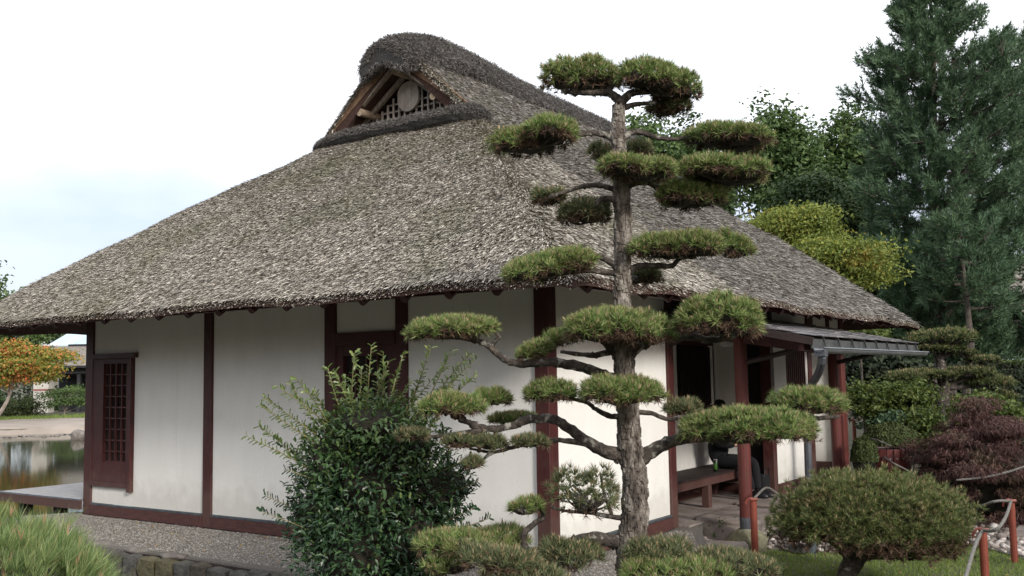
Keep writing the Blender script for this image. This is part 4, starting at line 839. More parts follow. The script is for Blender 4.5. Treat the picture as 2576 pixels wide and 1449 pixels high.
for u, v in SH:
    dv = dd+rng.uniform(-.35, .2); bu = 930+(u-930)*.42+rng.uniform(-20, 20); bv = v+(max(1130, min(v+60, 1290))-v)*.85 if v < 1200 else v+rng.uniform(20, 60)
    if u < 700: bu = 820; bv = v+110 if v < 1200 else v+70
    if u > 1170: bu = 1070; bv = v+150 if v < 1100 else v+50
    sag = rng.uniform(-14, 14)
    P = smooth_path([at(bu, bv, dd), at(bu*.55+u*.45+sag, bv*.5+v*.5+abs(sag)*.3, (dd+dv)/2), at(u, v, dv)], 7); b = MB(); b.tube(P, np.linspace(.0055, .0022, len(P)), 5, 1)
    pos = np.linspace(.15, 1, 22); Pk = np.stack([np.interp(pos, np.linspace(0, 1, len(P)), P[:, i]) for i in range(3)], -1); T = nrm(np.gradient(Pk, axis=0))
    for sgn in (-1, 1):
        a_ = rng.uniform(0, 6.28, len(pos)); o_ = nrm(np.cross(T, np.stack([np.cos(a_), np.sin(a_), .3*np.sin(3*a_)], -1)))
        inst(b, Pk, nrm(o_*sgn+T*.8), nrm(T+.4*unit(len(pos))), .048, 0, TVs, TFs)
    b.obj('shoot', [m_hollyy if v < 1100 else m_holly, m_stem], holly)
# ================================================================ BACKGROUND TREES
def leafcloud(mb, cs, rs, n, sz, mi=0, asp=.6, shell_=.55, upb=.4, spr=1.25):
    """leaves filling several ellipsoids given by centres and radii, gathered in small sprays"""
    vol = np.array([r[0]*r[2]+r[0]*r[1]*.5 for r in rs]); pr_ = vol/vol.sum()
    for c, r, p in zip(cs, rs, pr_):
        m = max(int(n*p), 20); ns = max(m//14, 3); q = unit(ns)*rng.uniform(shell_, 1.05, (ns, 1)); sp = c+q*r*(1+.1*np.sin(q[:, :1]*7+q[:, 2:]*6))
        k = rng.integers(0, ns, m); C = sp[k]+rng.normal(size=(m, 3))*sz*spr*np.array([1, 1, .5 if spr < 1.5 else .28]); leaves(mb, C, q[k]*.7+.75*unit(m)+np.array([0, 0, upb]), sz, mi, asp)
def leaf_tree(name, u, vt, vb, hw, d, mt, lab, cat='tree', n=9000, sz=.16, nl=9, trunkm=None, ground=None, group=None, seed=1, wide=1.0, core=True, trw=.18, lobe=.46, flat=1.0, spr=1.25, lean=0):
    rs = np.random.default_rng(seed); s = d/KPX; c = at(u, (vt+vb)/2, d); rx = hw*s; rz = (vb-vt)/2*s
    gz = float(tz(c[0], c[1])) if ground is None else ground
    T = thing(name, (c[0], c[1], gz), lab, cat, group)
    cs = []; RR = []
    for k in range(nl):
        a = rs.uniform(0, 6.283); e = rs.uniform(-.75, .8); rad = math.sqrt(max(0, 1-e*e))*(rs.uniform(.25, .68) if flat == 1 else rs.uniform(.25, 1.15))
        cs.append(c+RH*math.cos(a)*rad*rx+FH*math.sin(a)*rad*rx*.8+np.array([0, 0, e*rz*.66])); f = (rs.uniform(.75, 1.2) if flat == 1 else rs.uniform(.5, 1.6))*lobe; RR.append(np.array([rx*f, rx*f*.85, rz*f*flat]))
    b = MB(); leafcloud(b, cs, RR, n, sz, shell_=.55 if flat == 1 else .2, spr=spr); b.obj('crown', [mt], T)
    b = MB(); top = c+np.array([0, 0, rz*.3]); b.tube(smooth_path([(c[0]-RH[0]*lean, c[1]-RH[1]*lean, gz-.2), c-np.array([0, 0, rz*.8])+rs.normal(size=3)*.05, top], 4), np.linspace(trw, trw*.3, 9), 9, rough=.08)
    for q, r in zip(cs, RR):
        p0 = c+np.array([0, 0, rz*rs.uniform(-.9, 0)]); b.tube(smooth_path([p0, (p0+q)/2+rs.normal(size=3)*rx*.06, q+np.array([0, 0, r[2]*.3])], 3), np.linspace(trw*.45, trw*.1, 7), 6)
    b.obj('trunk', trunkm or m_trunkb, T); return T
leaf_tree('broadleaf_tree', 1650, 262, 640, 150, 38, m_leafa, 'rounded green broadleaf tree showing just right of the pine trunk above the ridge', n=15000, sz=.20, nl=12, seed=2, trw=.25)
leaf_tree('broadleaf_tree', 1770, 275, 640, 95, 42, m_leafd, 'darker green broadleaf tree in the gap left of the tallest broadleaf crown', n=8000, sz=.2, nl=9, seed=8, trw=.25)
leaf_tree('broadleaf_tree', 1945, 235, 640, 125, 36, m_leafa, 'tallest broadleaf tree behind the right roof slope with spiky top twigs', n=15000, sz=.19, nl=13, seed=3, trw=.25)
leaf_tree('broadleaf_tree', 2130, 240, 640, 92, 41, m_leafa, 'light green broadleaf tree close to the left edge of the big pine', n=9000, sz=.2, nl=10, seed=4, trw=.22)
leaf_tree('broadleaf_tree', 2090, 430, 760, 170, 33, m_leafd, 'low dark green tree between the yellow maple and the big pine', n=16000, sz=.18, nl=12, seed=5, trw=.2)
leaf_tree('maple_tree', 1990, 485, 700, 92, 23, m_leafy, 'golden green maple rising behind the right end of the thatched roof', n=15000, sz=.085, nl=52, seed=6, cat='maple', trw=.08, lobe=.16, flat=.7, spr=3.4)
leaf_tree('maple_tree', 2095, 555, 790, 112, 22, m_leafy, 'second yellow green maple lower down near the eave tip', n=18000, sz=.085, nl=60, seed=7, cat='maple', trw=.08, lobe=.16, flat=.7, spr=3.4)
leaf_tree('shrub', 2165, 815, 880, 60, 19.5, m_leaflime, 'bright lime green sprigs under the far tip of the thatched eave', cat='shrub', n=900, sz=.09, nl=4, seed=9, trw=.03)
# big pines
def big_pine(u, v_top, d, prof_, nlimb, shoots, lab, seed, trw=.26, lean=0, zmin=1.6, group=None):
    rs = np.random.default_rng(seed); s = d/KPX; top = at(u, v_top, d); gz = float(tz(top[0], top[1]))
    T = thing('tall_pine', (top[0], top[1], gz), lab, 'pine tree'); ztop = top[2]
    b = MB(); zz = np.linspace(gz-.2, ztop-.3, 16); P = np.stack([top[0]+.08*np.sin(zz*.7), top[1]+.08*np.cos(zz*.6), zz], -1); b.tube(P, np.linspace(trw, .04, 16), 10, rough=.08); b.obj('trunk', m_trunkb, T)
    for i in range(nlimb):
        f = (i+.5)/nlimb; z = zmin+(ztop-zmin)*f**.92; a = i*2.399+rs.uniform(-.3, .3); side = math.cos(a)
        R = np.interp(f, [p[0] for p in prof_], [p[1] for p in prof_])*(1 if side < 0 else prof_[0][2])*rs.uniform(.72, 1.08); R = max(R, .5)
        dirh = RH*math.cos(a)+FH*math.sin(a)*.85; p0 = np.array([top[0], top[1], z-.1*R]); rise = .10+.5*f
        tip = p0+dirh*R+np.array([0, 0, rise*R*.6]); midp = p0+dirh*R*.5+np.array([0, 0, rise*R*.12])
        b = MB(); LP = smooth_path([p0, midp, tip], 5); b.tube(LP, np.linspace(.03+.008*R, .01, len(LP)), 6, 1)
        m = int(shoots*(.45+.75*R/3.0)); tpos = rs.uniform(.22, 1.02, m)**.8; C = np.stack([np.interp(tpos, np.linspace(0, 1, len(LP)), LP[:, k]) for k in range(3)], -1)
        lat = np.cross(dirh, [0, 0, 1.]); off = rs.uniform(-1, 1, m)*(R*.34)*(1.15-.5*tpos); C2 = C+lat*off[:, None]+np.array([0, 0, 1.])*(rs.normal(size=m)*.14+np.abs(off)*.12)[:, None]+dirh*(np.abs(off)*.25)[:, None]
        D = nrm(dirh*.55+lat*np.sign(off)[:, None]*.35*rs.random((m, 1))+np.array([0, 0, .75])+.35*rs.normal(size=(m, 3)))
        for t, kk_ in ((0, 13), (.1, 13), (.2, 13), (.3, 12)): tufts(b, C2+D*t, D, kk_, .19, .021, .75, 0)
        for j in rs.integers(0, m, min(m, 14)): b.tube([C[j], C2[j]+D[j]*.2], [.014, .007], 4, 1, cap=False)
        b.obj('bough', [m_bigp, m_trunkb], T)
    return T
big_pine(2330, -40, 27, [(0, 1.4, 1.3), (.15, 1.5), (.3, 2.0), (.5, 2.1), (.66, 1.95), (.76, 2.05), (.83, 1.3), (.92, .95), (1, .4)], 96, 62, 'huge dark green pine towering over the right side of the garden', 21)
big_pine(2560, 110, 30, [(0, 2.0, 1), (.3, 2.4), (.6, 2.5), (.8, 1.8), (1, .4)], 66, 42, 'second tall pine at the right edge with sky showing between its boughs', 22)
b3 = big_pine(2415, 560, 24, [(0, 1.2, 1), (.5, 1.2), (1, .4)], 16, 34, 'slim grey-trunked pine under the huge pine', 23, trw=.11, zmin=3.2)
leaf_tree('evergreen_tree', 2225, 600, 950, 110, 31, m_leafd, 'dark evergreen behind the far tip of the eave', n=10000, sz=.2, nl=9, seed=31)
leaf_tree('evergreen_tree', 2330, 560, 960, 120, 33, m_hedge, 'nearly black evergreen mass behind the slim grey-trunked pine', n=10000, sz=.24, nl=9, seed=32)
leaf_tree('evergreen_tree', 2520, 700, 1000, 130, 31, m_leafd, 'blue green evergreen below the slatted roof at the right edge', n=10000, sz=.2, nl=9, seed=33)
leaf_tree('evergreen_tree', 2240, 880, 1080, 110, 23, m_hedge, 'black shaded shrubbery behind the small cloud pine', n=9000, sz=.16, nl=8, seed=34)
leaf_tree('evergreen_tree', 2400, 900, 1060, 120, 24, m_hedge, 'dark shrubbery under the back cloud pine between pale trunks', n=8000, sz=.16, nl=8, seed=35)
# slatted roof building behind
def slat_building(name, u0, u1, v_ridge, v_eave, v_base, d, lab, glass=False):
    s = d/KPX; a = at(u0, v_eave, d); c = at(u1, v_eave, d); ze = a[2]; zr = at(u0, v_ridge, d)[2]; L = float(np.dot(c-a, RH)); run = (zr-ze)*1.7; o = a.copy(); gz = float(tz(a[0], a[1]))
    T = thing(name, (o[0], o[1], gz), lab, 'building')
    def P(x, y, z): return o*np.array([1, 1, 0])+RH*x+FH*y+np.array([0, 0, z])
    n = 16
    for k in range(n):
        t0 = k/n; y0 = t0*run; z0 = ze+(zr-ze)*t0; y1 = (k+1.25)/n*run; z1 = ze+(zr-ze)*(k+1)/n
        V = [P(0, y0, z0), P(L, y0, z0), P(L, y1, z1), P(0, y1, z1)]; V += [v-np.array([0, 0, .04]) for v in V]
        MB().add(V, [[0, 1, 2, 3], [7, 6, 5, 4], [0, 4, 5, 1], [3, 2, 6, 7], [0, 3, 7, 4], [1, 5, 6, 2]]).obj('roof_board', m_farroof, T)
    def bx(x0, x1, y0, y1, z0, z1, nm, mt):
        V = [P(x, y, z) for z in (z0, z1) for x, y in ((x0, y0), (x1, y0), (x1, y1), (x0, y1))]; MB().add(V, BOXF).obj(nm, mt, T)
    bx(.2, L-.2, .5, .7, ze-.5, ze-.05, 'beam', m_fardark); bx(0, L, 2.6, 2.8, gz, ze+.4, 'back_wall', m_fardark); bx(.1, L-.1, .02, .12, ze-.16, ze-.03, 'fascia', m_fardark)
    bx(.3, L-.3, .8, 2.59, ze-.6, ze-.5, 'ceiling', m_fardark)
    if glass:
        h = glass*s; zt = zr+h; n_ = 4
        for k in range(n_):
            x0 = L*.22-2.35+L*.9*k/n_; x1 = x0+L*.9/n_-.06; V = [P(x0, run+.1, zr+.05), P(x1, run+.1, zr+.05), P(x1-1.2, run+.1+h*1.5, zt), P(x0-1.2+2.4*0, run+.1+h*1.5, zt)]; V = [P(x0, run+.1, zr+.05), P(x1, run+.1, zr+.05), P(x1+.9, run+.1+h*1.4, zt), P(x0+.9, run+.1+h*1.4, zt)]
            V += [v-np.array([0, 0, .05]) for v in V]; MB().add(V, [[0, 1, 2, 3], [7, 6, 5, 4], [0, 4, 5, 1], [3, 2, 6, 7], [0, 3, 7, 4], [1, 5, 6, 2]]).obj('glass_pane', m_farglass, T)
        bx(L*.1, L, run-.05, run+.08, zr-.05, zr+.1, 'ridge_beam', m_fardark)
    return T, P, gz, ze, s
T, P, gz, ze, s = slat_building('garden_hall', 2140, 2760, 640, 790, 960, 40, 'dark hall with a roof of pale horizontal boards half hidden behind the tall pines')
b = MB(); b.add([P(x, -1.0, z) for z in (ze+2.9, ze+3.1) for x in (0, 11)]+[P(x, -.8, z) for z in (ze+2.9, ze+3.1) for x in (0, 11)], [[0, 1, 3, 2], [4, 6, 7, 5], [2, 3, 7, 6], [0, 4, 5, 1]])
T2, P2, gz2, ze2, s2 = slat_building('pavilion', 100, 420, 868, 920, 1045, 60, 'garden pavilion across the pond with boarded roof, glass lantern and a pale stone pillar', glass=42)
def bx2(x0, x1, y0, y1, z0, z1, nm, mt, P=P2, T=T2):
    V = [P(x, y, z) for z in (z0, z1) for x, y in ((x0, y0), (x1, y0), (x1, y1), (x0, y1))]; return MB().add(V, BOXF).obj(nm, mt, T)
for k in range(8):
    z0 = gz2+k*.36; bx2(-.5+.0, .42, .3, 1.1, z0+.006, z0+.354, 'block', m_pillar); 
bx2(-.52, .44, .28, 1.12, gz2+1.35, gz2+1.43, 'red_band', mat('red_band', two((.20, .05, .045), (.26, .07, .06)), 3))
for x in (2.0, 4.5, 7.0): bx2(x, x+.2, .6, .8, gz2, ze2, 'post', m_fardark)
# far bank planting
leaf_tree('maple_tree', 28, 826, 1004, 128, 50, m_leafo, 'orange and yellow autumn maple on the far bank at the left edge', cat='maple', n=15000, sz=.16, nl=36, seed=41, trunkm=mat('pale_bark', two((.16, .13, .11), (.34, .30, .26)), 6), trw=.12, lobe=.24, flat=.6, spr=2.0, lean=.9)
leaf_tree('round_shrub', 62, 1000, 1062, 50, 56, m_dome, 'rounded clipped bush on the far bank below the autumn maple', cat='shrub', n=3000, sz=.12, nl=6, seed=42, trw=.05, lobe=.6)
leaf_tree('round_shrub', 15, 1015, 1062, 40, 55, m_dome, 'smaller clipped bush at the left picture edge on the far bank', cat='shrub', n=1500, sz=.12, nl=4, seed=43, trw=.05, lobe=.6)
leaf_tree('garden_shrub', 165, 955, 1045, 62, 56, m_leafa, 'open many-stemmed shrub in front of the dark pavilion', cat='shrub', n=3200, sz=.13, nl=22, seed=44, trunkm=MATS['pale_bark'], trw=.05, lobe=.22, flat=.7, spr=2.0)
for k, (u, vt, vb, hw, d, mt, lab) in enumerate([(-30, 655, 900, 70, 72, m_leafa, 'tree at the left picture edge behind the pavilion'), (95, 680, 900, 62, 74, m_leafa, 'light green tree whose top shows over the left roof corner'), (30, 720, 950, 90, 78, m_leafd, 'darker tree filling in behind the autumn maple'), (180, 760, 960, 80, 80, m_leafd, 'dark tree behind the glass lantern of the pavilion'), (-90, 900, 1050, 100, 62, m_leafd, 'dark thicket beyond the left edge of the pond')]):
    leaf_tree('bank_tree', u, vt, vb, hw, d, mt, lab, n=5000, sz=.3, nl=9, seed=50+k, trw=.2)
b = MB()
for u in range(-200, 330, 26):
    c = at(u, 1015+rng.uniform(-8, 8), 66); b2 = [np.array([1.2, .8, 1.6])]; leafcloud(b, [c], b2, 420, .22)
b.obj('far_thicket', [m_hedge], org=tuple(at(60, 1045, 66)), kind='stuff', label='low dark thicket behind the pavilion across the pond', cat='thicket')
q = np.stack([rng.uniform(-1.6, -.75, 9000), rng.uniform(56.5, 60, 9000)], -1); C = np.stack([CAM[0]+np.sin(q[:, 0])*q[:, 1], CAM[1]+np.cos(q[:, 0])*q[:, 1]], -1); C = np.column_stack([C, tz(C[:, 0], C[:, 1])])
tufts(MB(), C, np.tile((0, 0, 1.), (len(C), 1)), 2, .18, .03, .6).obj('bank_grass', m_grass, org=(0, 0, 0), kind='stuff', label='strip of green grass along the sandy far bank', cat='grass')
q = np.stack([rng.uniform(-1.62, -.7, 500), rng.uniform(45.8, 46.9, 500)], -1)
cx = CAM[0]+np.sin(q[:, 0])*q[:, 1]; cy = CAM[1]+np.cos(q[:, 0])*q[:, 1]; b = MB()
for x, y in zip(cx[:260], cy[:260]): b.blob((x, y, -.45), (rng.uniform(.1, .25), rng.uniform(.1, .25), .06), lvl=1, amp=.2)
b.obj('shore_stones', m_rock, org=(0, 0, 0), kind='stuff', label='row of small dark stones along the far waterline', cat='stones')
MB().blob(onp(196, 1103, 2, -.4), (.30, .3, .26), lvl=2, amp=.25, seed=9).obj('shore_rock', m_rock, label='rock in the pond beside the left corner post', cat='rock', smooth=True)
# ================================================================ RIGHT MID GROUND
def dome(name, u, v, hw, hh, d, mt, lab, n=6000, sz=.05, cat='shrub', base=None):
    s = d/KPX; c = at(u, v+hh, d); T = thing(name, (c[0], c[1], float(tz(c[0], c[1]))), lab, cat)
    r = np.array([hw*s, hw*s*.9, 2*hh*s]); q = unit(n); q[:, 2] = np.abs(q[:, 2]); cc = c.copy()
    b = MB(); P = cc+q*r*(1+.03*rng.normal(size=(n, 1))+.04*np.sin(q[:, :1]*8+q[:, 1:2]*5)); leaves(b, P, q+.8*unit(n), sz, 0, .5); V = ICO2V.copy(); b.add(V*r*.93+cc, ICO2F, 1); b.obj('foliage', [mt, m_core], T)
    MB().tube([(c[0], c[1], float(tz(c[0], c[1]))-.1), (c[0], c[1], c[2])], .06, 7).obj('stem', m_barkd, T); return T
dome('clipped_shrub', 2242, 1098, 76, 32, 15.5, m_dome, 'neatly clipped dome shrub behind the wooden litter bin', sz=.045, n=7000)
dome('clipped_shrub', 2174, 1130, 32, 30, 13.6, m_dome, 'small round bush between the far porch corner and the litter bin', sz=.04, n=3500)
leaf_tree('maple_shrub', 2235, 965, 1085, 120, 18, m_leaflime, 'spreading yellow green shrub behind the porch corner', cat='shrub', n=9000, sz=.09, nl=10, seed=61, trw=.04)
leaf_tree('maple_shrub', 2480, 985, 1120, 120, 17.5, m_leaflime, 'green layered shrub right of the back cloud pine trunk', cat='shrub', n=7000, sz=.09, nl=9, seed=62, trw=.04)
leaf_tree('maple_shrub', 2340, 1040, 1130, 70, 16.5, m_leaflime, 'bright green low shrub peeping out above the purple maple', cat='shrub', n=3500, sz=.08, nl=6, seed=63, trw=.04)
leaf_tree('evergreen_shrub', 2300, 1035, 1120, 90, 17, m_bigp, 'dark low pine shrub between the green shrub and the clipped dome', cat='shrub', n=4500, sz=.09, nl=7, seed=64, trw=.04)
# back cloud pine
bp = at(2372, 1100, 19); bpine = thing('cloud_pine', (bp[0], bp[1], float(tz(bp[0], bp[1]))), 'smaller cloud-pruned pine with smooth umbrella pads in the background at right', 'pine tree')
b = MB(); tube_px(b, [(2375, 1130, 19), (2372, 1060, 19), (2368, 1000, 19), (2375, 960, 19), (2362, 900, 19), (2362, 860, 19)], .20, .06, d=19)
b.obj('trunk', m_barkd, bpine, smooth=True)
for pts in [[(2368, 985), (2330, 955), (2280, 945)], [(2372, 975), (2420, 955), (2480, 945)], [(2370, 965), (2400, 975), (2470, 968)], [(2362, 900), (2400, 885), (2440, 880)], [(2370, 1020), (2320, 1018), (2260, 1015)], [(2372, 1030), (2440, 1000), (2490, 985)]]:
    b = MB(); tube_px(b, [(u, v, 19) for u, v in pts], .07, .03, d=19, sub=3); b.obj('branch', m_trunkb, bpine)
BM = [mat('smooth_pad_needles', [(.1, (.036, .052, .022)), (.5, (.095, .125, .042)), (.95, (.20, .225, .075))], 2, 4, .7, isl=.45, trans=.1), m_core, m_core, m_barkd]
for u, v, hw, hh, sl_ in [(2358, 850, 78, 26, 0), (2362, 876, 60, 14, 0), (2425, 888, 30, 12, 0), (2290, 945, 65, 18, -.2), (2360, 942, 58, 16, 0), (2435, 935, 60, 16, .1), (2488, 960, 55, 20, .35), (2440, 1012, 75, 20, .1), (2500, 995, 48, 14, .05), (2470, 905, 40, 12, .1), (2275, 1000, 60, 20, 0), (2250, 880 if 0 else 1022, 60, 16, 0)]:
    pad(bpine, u, v, hw, hh, 19, n=1 if hw < 62 else 2, slope=sl_, dens=420, k=16, L=.085, w=.013, mats=BM, dead=.4, core=.9)
for u, t, bb_, d, lab in [(2352, 1095, 1080, 21.5, 'thin pale tree trunk left of the pair behind the back cloud pine'), (2400, 1095, 1080, 21, 'pale grey tree trunk just right of the back cloud pine stem'), (2436, 1100, 1080, 22, 'pale grey trunk right of the back cloud pine, between its pads')]:
    p0 = at(u, bb_, d); p1 = at(u-6, t-150, d); MB().tube(smooth_path([p0*np.array([1, 1, 0])+np.array([0, 0, -.3]), p0, p1], 3), .085, 8, rough=.08).obj('tree_trunk', m_trunkb, label=lab, cat='tree trunk')
# clipped dark hedge and pale low roof behind it
hT = thing('clipped_hedge', at(2560, 1010, 24), 'dark clipped hedge with sunlight coloured into its yellow green top edge at the right edge', 'hedge'); b = MB()
o = at(2487, 1040, 24); n = 16000; q = rng.random((n, 3)); f = rng.integers(0, 3, n); h0, h1 = -.2, at(2487, 915, 24)[2]
C = np.where((f == 0)[:, None], o+RH*(q[:, :1]*4)+np.array([0, 0, 1.])*0, np.where((f == 1)[:, None], o+RH*(q[:, :1]*4)+FH*(q[:, 1:2]*1.2), o+FH*(q[:, :1]*1.2)))
C[:, 2] = np.where(f == 1, h1, h0+(h1-h0)*q[:, 2]); C += rng.normal(size=C.shape)*.03; top_ = f == 1
leaves(b, C[~top_], np.tile(-FH+np.array([0, 0, .4]), ((~top_).sum(), 1))+.8*unit((~top_).sum()), .10, 0); leaves(b, C[top_], np.array([0, 0, 1.])+.6*unit(top_.sum()), .09, 1)  # lighter leaf colour puts the sunlight on the hedge top
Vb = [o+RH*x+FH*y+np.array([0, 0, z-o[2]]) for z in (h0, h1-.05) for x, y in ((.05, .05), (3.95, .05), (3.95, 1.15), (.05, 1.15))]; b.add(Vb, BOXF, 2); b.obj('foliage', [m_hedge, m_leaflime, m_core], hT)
o = at(2497, 908, 27); Vb = [o+RH*x+FH*y+np.array([0, 0, z]) for z in (-.06, .05) for x, y in ((0, 0), (4, 0), (4, .5), (0, .5))]
T = thing('shelter_roof', o, 'narrow pale metal roof edge seen over the clipped hedge', 'roof'); MB().add(Vb, BOXF).obj('roof_sheet', m_white, T)
for x in (.3, 3.6):
    p = o+RH*x+FH*.2; MB().box((p[0]-.05, p[1]-.05, -.3), (p[0]+.05, p[1]+.05, p[2]-.06)).obj('post', m_fardark, T)
# weeping purple maple
mc = at(2470, 1160, 13.2); wm = thing('weeping_maple', (mc[0], mc[1], -.25), 'low spreading laceleaf maple with drooping dark purple foliage beside the rope barrier', 'maple')
b = MB(); s_ = 13.2/KPX; LBm = []
for k in range(90):
    a = rng.uniform(0, 6.283); e = rng.uniform(0, 1)**.7; r_ = e*1.02; h = 1-e**2.0
    x = math.cos(a)*r_*152*s_; y = math.sin(a)*r_*.95; LBm.append(mc+RH*x+FH*y+np.array([0, 0, (-95+175*h)*s_+rng.uniform(-.05, .05)]))
LBm += [at(u, v, dpt) for u, v, dpt in [(2385, 1120, 12.9), (2350, 1190, 12.6), (2380, 1230, 12.5), (2430, 1260, 12.4), (2500, 1265, 12.4), (2560, 1240, 12.4), (2450, 1040, 13.2), (2420, 1060, 13), (2560, 1090, 13), (2600, 1150, 13), (2400, 1180, 12.5), (2470, 1200, 12.3), (2540, 1170, 12.4), (2440, 1120, 12.5), (2510, 1100, 12.6), (2350, 1240, 12.6), (2600, 1230, 12.7)]]
for c in LBm:
    m = 250; out_ = (c-mc)*np.array([1, 1, 0]); out_ = out_/(np.linalg.norm(out_)+.2); q = unit(m); q[:, 2] = q[:, 2]*.5+.2
    c = c+np.array([0, 0, rng.uniform(-.42, .14)])+RH*rng.uniform(-.18, .18)+FH*rng.uniform(-.15, .15); C = c+q*np.array([.30, .30, .20])*rng.uniform(.3, 1.1, (m, 1)); tufts(b, C, np.tile(out_*.6+np.array([0, 0, -.6]), (m, 1)), 6, .085, .011, .6, 0, .4)
b.blob(mc-np.array([0, 0, .3]), (.80, .75, .62), 1, lvl=2, amp=.12); b.obj('foliage', [m_leafr, m_core], wm)
for _ in range(16):
    bb = MB(); e = LBm[rng.integers(0, len(LBm))]; p0 = np.array([mc[0], mc[1], -.2]); bb.tube(smooth_path([p0, p0+(0, 0, .5), (p0+e)/2+np.array([0, 0, .45]), e], 4), np.linspace(.04, .008, 13), 6); bb.obj('branch', m_barkd, wm)
# small plants by the step
for (x, y, lab) in ((.30, 3.18, 'small feathery green plant at the left end of the long step rock'), (.42, 3.42, 'tiny green tuft in front of the long step rock')):
    b = MB(); n = 120; C = np.array([x, y, -.22])+rng.normal(size=(n, 3))*np.array([.05, .05, .05])+np.array([0, 0, 1.])*rng.random((n, 1))*.22; leaves(b, C, unit(n), .045); tufts(b, np.tile((x, y, -.24), (24, 1)), np.tile((0, 0, 1.), (24, 1)), 1, .26, .004, .4)
    b.obj('small_plant', m_leafa, label=lab, cat='plant')
# ================================================================ POSTS, ROPES, BIN, SMALL THINGS
def rope_post(x, y, z, h, lab, hook=RH, r=.038, gr='red posts carrying the rope barrier'):
    T = thing('rope_post', (x, y, z), lab, 'post', gr); MB().tube([(x, y, z-.1), (x, y, z+h*.5), (x, y, z+h)], r, 14).obj('shaft', m_rost, T, smooth=False)
    p = np.array([x, y, z+h]); P = smooth_path([p+np.array([0, 0, -.02]), p+np.array([0, 0, .03]), p-hook*.04+np.array([0, 0, .035]), p-hook*.075+np.array([0, 0, .005]), p-hook*.085+np.array([0, 0, -.035])], 3)
    MB().tube(P, .011, 7).obj('hook', m_rost, T, smooth=True); MB().tube([p+np.array([0, 0, .022])-hook*.03, p+np.array([0, 0, .022])+hook*.05], .017, 8).obj('collar', m_rost, T); return np.array([x, y, z+h+.02])
a0 = onp(1900, 1402, 2, -.26); p1 = rope_post(a0[0], a0[1], -.26, .60, 'red rope post standing at the lawn edge in front of the round porch post')
a1 = onp(2553, 1420, 2, -.26); p2 = rope_post(a1[0], a1[1], -.26, .62, 'red rope post among the pebbles at the right edge', r=.034)
a2 = onp(2472, 1340, 2, .36); p3 = rope_post(a2[0], a2[1], -.24, .60, 'nearest red rope post, cut by the bottom edge beside the mushroom pine', r=.034)
def rope(pts, lab, r=.014, frayed=False):
    P = smooth_path(pts, 6); b = MB(); b.tube(P, r, 7); b.obj('rope', m_rope, label=lab, cat='rope', smooth=True)
rope([p2, at(2530, 1300, 8.3), at(2505, 1333, 7.9), p3], 'sagging rope between the two red posts at the lower right')
rope([p3, at(2452, 1375, 7.2), at(2430, 1449, 6.6), at(2410, 1510, 6.2)], 'rope running down from the nearest red post out of the picture')
rope([p2, at(2500, 1262, 9.9), at(2440, 1285, 10.6), at(2380, 1300, 11.2)], 'rope leading left from the right edge post behind the mushroom pine')
rope([p1, at(1925, 1228, 10.9), at(1950, 1238, 10.8), at(1975, 1262, 10.7)], 'short frayed rope end hooked on the post at the lawn edge')
b4 = onp(2199, 1215, 2, -.25); p4 = rope_post(b4[0], b4[1], -.25, .58, 'red rope post right in front of the wooden litter bin')
rope([p4, at(2235, 1158, 13.0), at(2280, 1182, 13.0), at(2300, 1192, 13.0)], 'brown rope slung across the front of the litter bin', r=.012)
b5 = onp(2166, 1180, 2, -.25); p5 = rope_post(b5[0], b5[1], -.25, .60, 'slim red rope post against the small round bush')
rope([p5, at(2200, 1105, 14.6), at(2240, 1122, 15.0)], 'dark rope from the post by the small round bush towards the clipped dome', r=.012)
b6 = onp(2150, 1104, 2, -.1); p6 = rope_post(*at(2150, 1102, 19.0)[:2], at(2150, 1102, 19.0)[2], .32, 'far red rope post beside the porch corner', r=.035)
rope([p6, at(2200, 1072, 18.5), at(2232, 1070, 18.5), at(2255, 1060, 18.5)], 'pale rope swag from the far red post above the clipped dome', r=.014)
rope([at(2405, 1208, 12.0), at(2480, 1200, 12.0), at(2540, 1186, 12), at(2600, 1165, 12)], 'taut dark rope crossing the front of the purple maple', r=.013)
# litter bin
bc = at(2236, 1160, 14.0); bz = -.25; bt = at(2236, 1127, 14.0)[2]
bn_ = thing('litter_bin', (bc[0], bc[1], bz), 'round litter bin made of upright dark red wooden slats', 'bin')
for k in range(20):
    a = k/20*2*math.pi; c = bc*np.array([1, 1, 0])+np.array([math.cos(a), math.sin(a), 0])*.285; t_ = np.array([-math.sin(a), math.cos(a), 0]); n_ = np.array([math.cos(a), math.sin(a), 0])
    V = [c+t_*x*.037+n_*y*.011+np.array([0, 0, z]) for z in (bz+.03, bt) for x, y in ((-1, -1), (1, -1), (1, 1), (-1, 1))]; MB().add(V, BOXF).obj('slat', m_bin, bn_)
    MB().tube([c+n_*.010+np.array([0, 0, bt-.13]), c+n_*.019+np.array([0, 0, bt-.13])], .011, 8).obj('bolt', m_alu, bn_)
for z in (bz+.12, bt-.13, bt-.02):
    ph_ = np.linspace(0, 2*math.pi, 33); MB().tube([(bc[0]+math.cos(a)*.265, bc[1]+math.sin(a)*.265, z) for a in ph_], .010, 6).obj('hoop', m_zinc, bn_)
MB().tube([(bc[0], bc[1], bz+.05), (bc[0], bc[1], bt-.12)], .24, 20).obj('liner', m_black, bn_)
# ground spotlight
g = onp(2008, 1388, 2, -.22); T = thing('ground_lamp', g, 'small grey box lamp on the pebbles at the lawn edge', 'lamp')
b = MB().box((g[0]-.09, g[1]-.06, -.22), (g[0]+.09, g[1]+.06, -.145), bev=.012); b.obj('housing', m_zinc, T); MB().box((g[0]-.075, g[1]-.048, -.1449), (g[0]+.075, g[1]+.048, -.138)).obj('lid', m_zinclt, T)
MB().box((g[0]-.02, g[1]-.02, -.28), (g[0]+.02, g[1]+.02, -.2201)).obj('foot', m_dark, T)
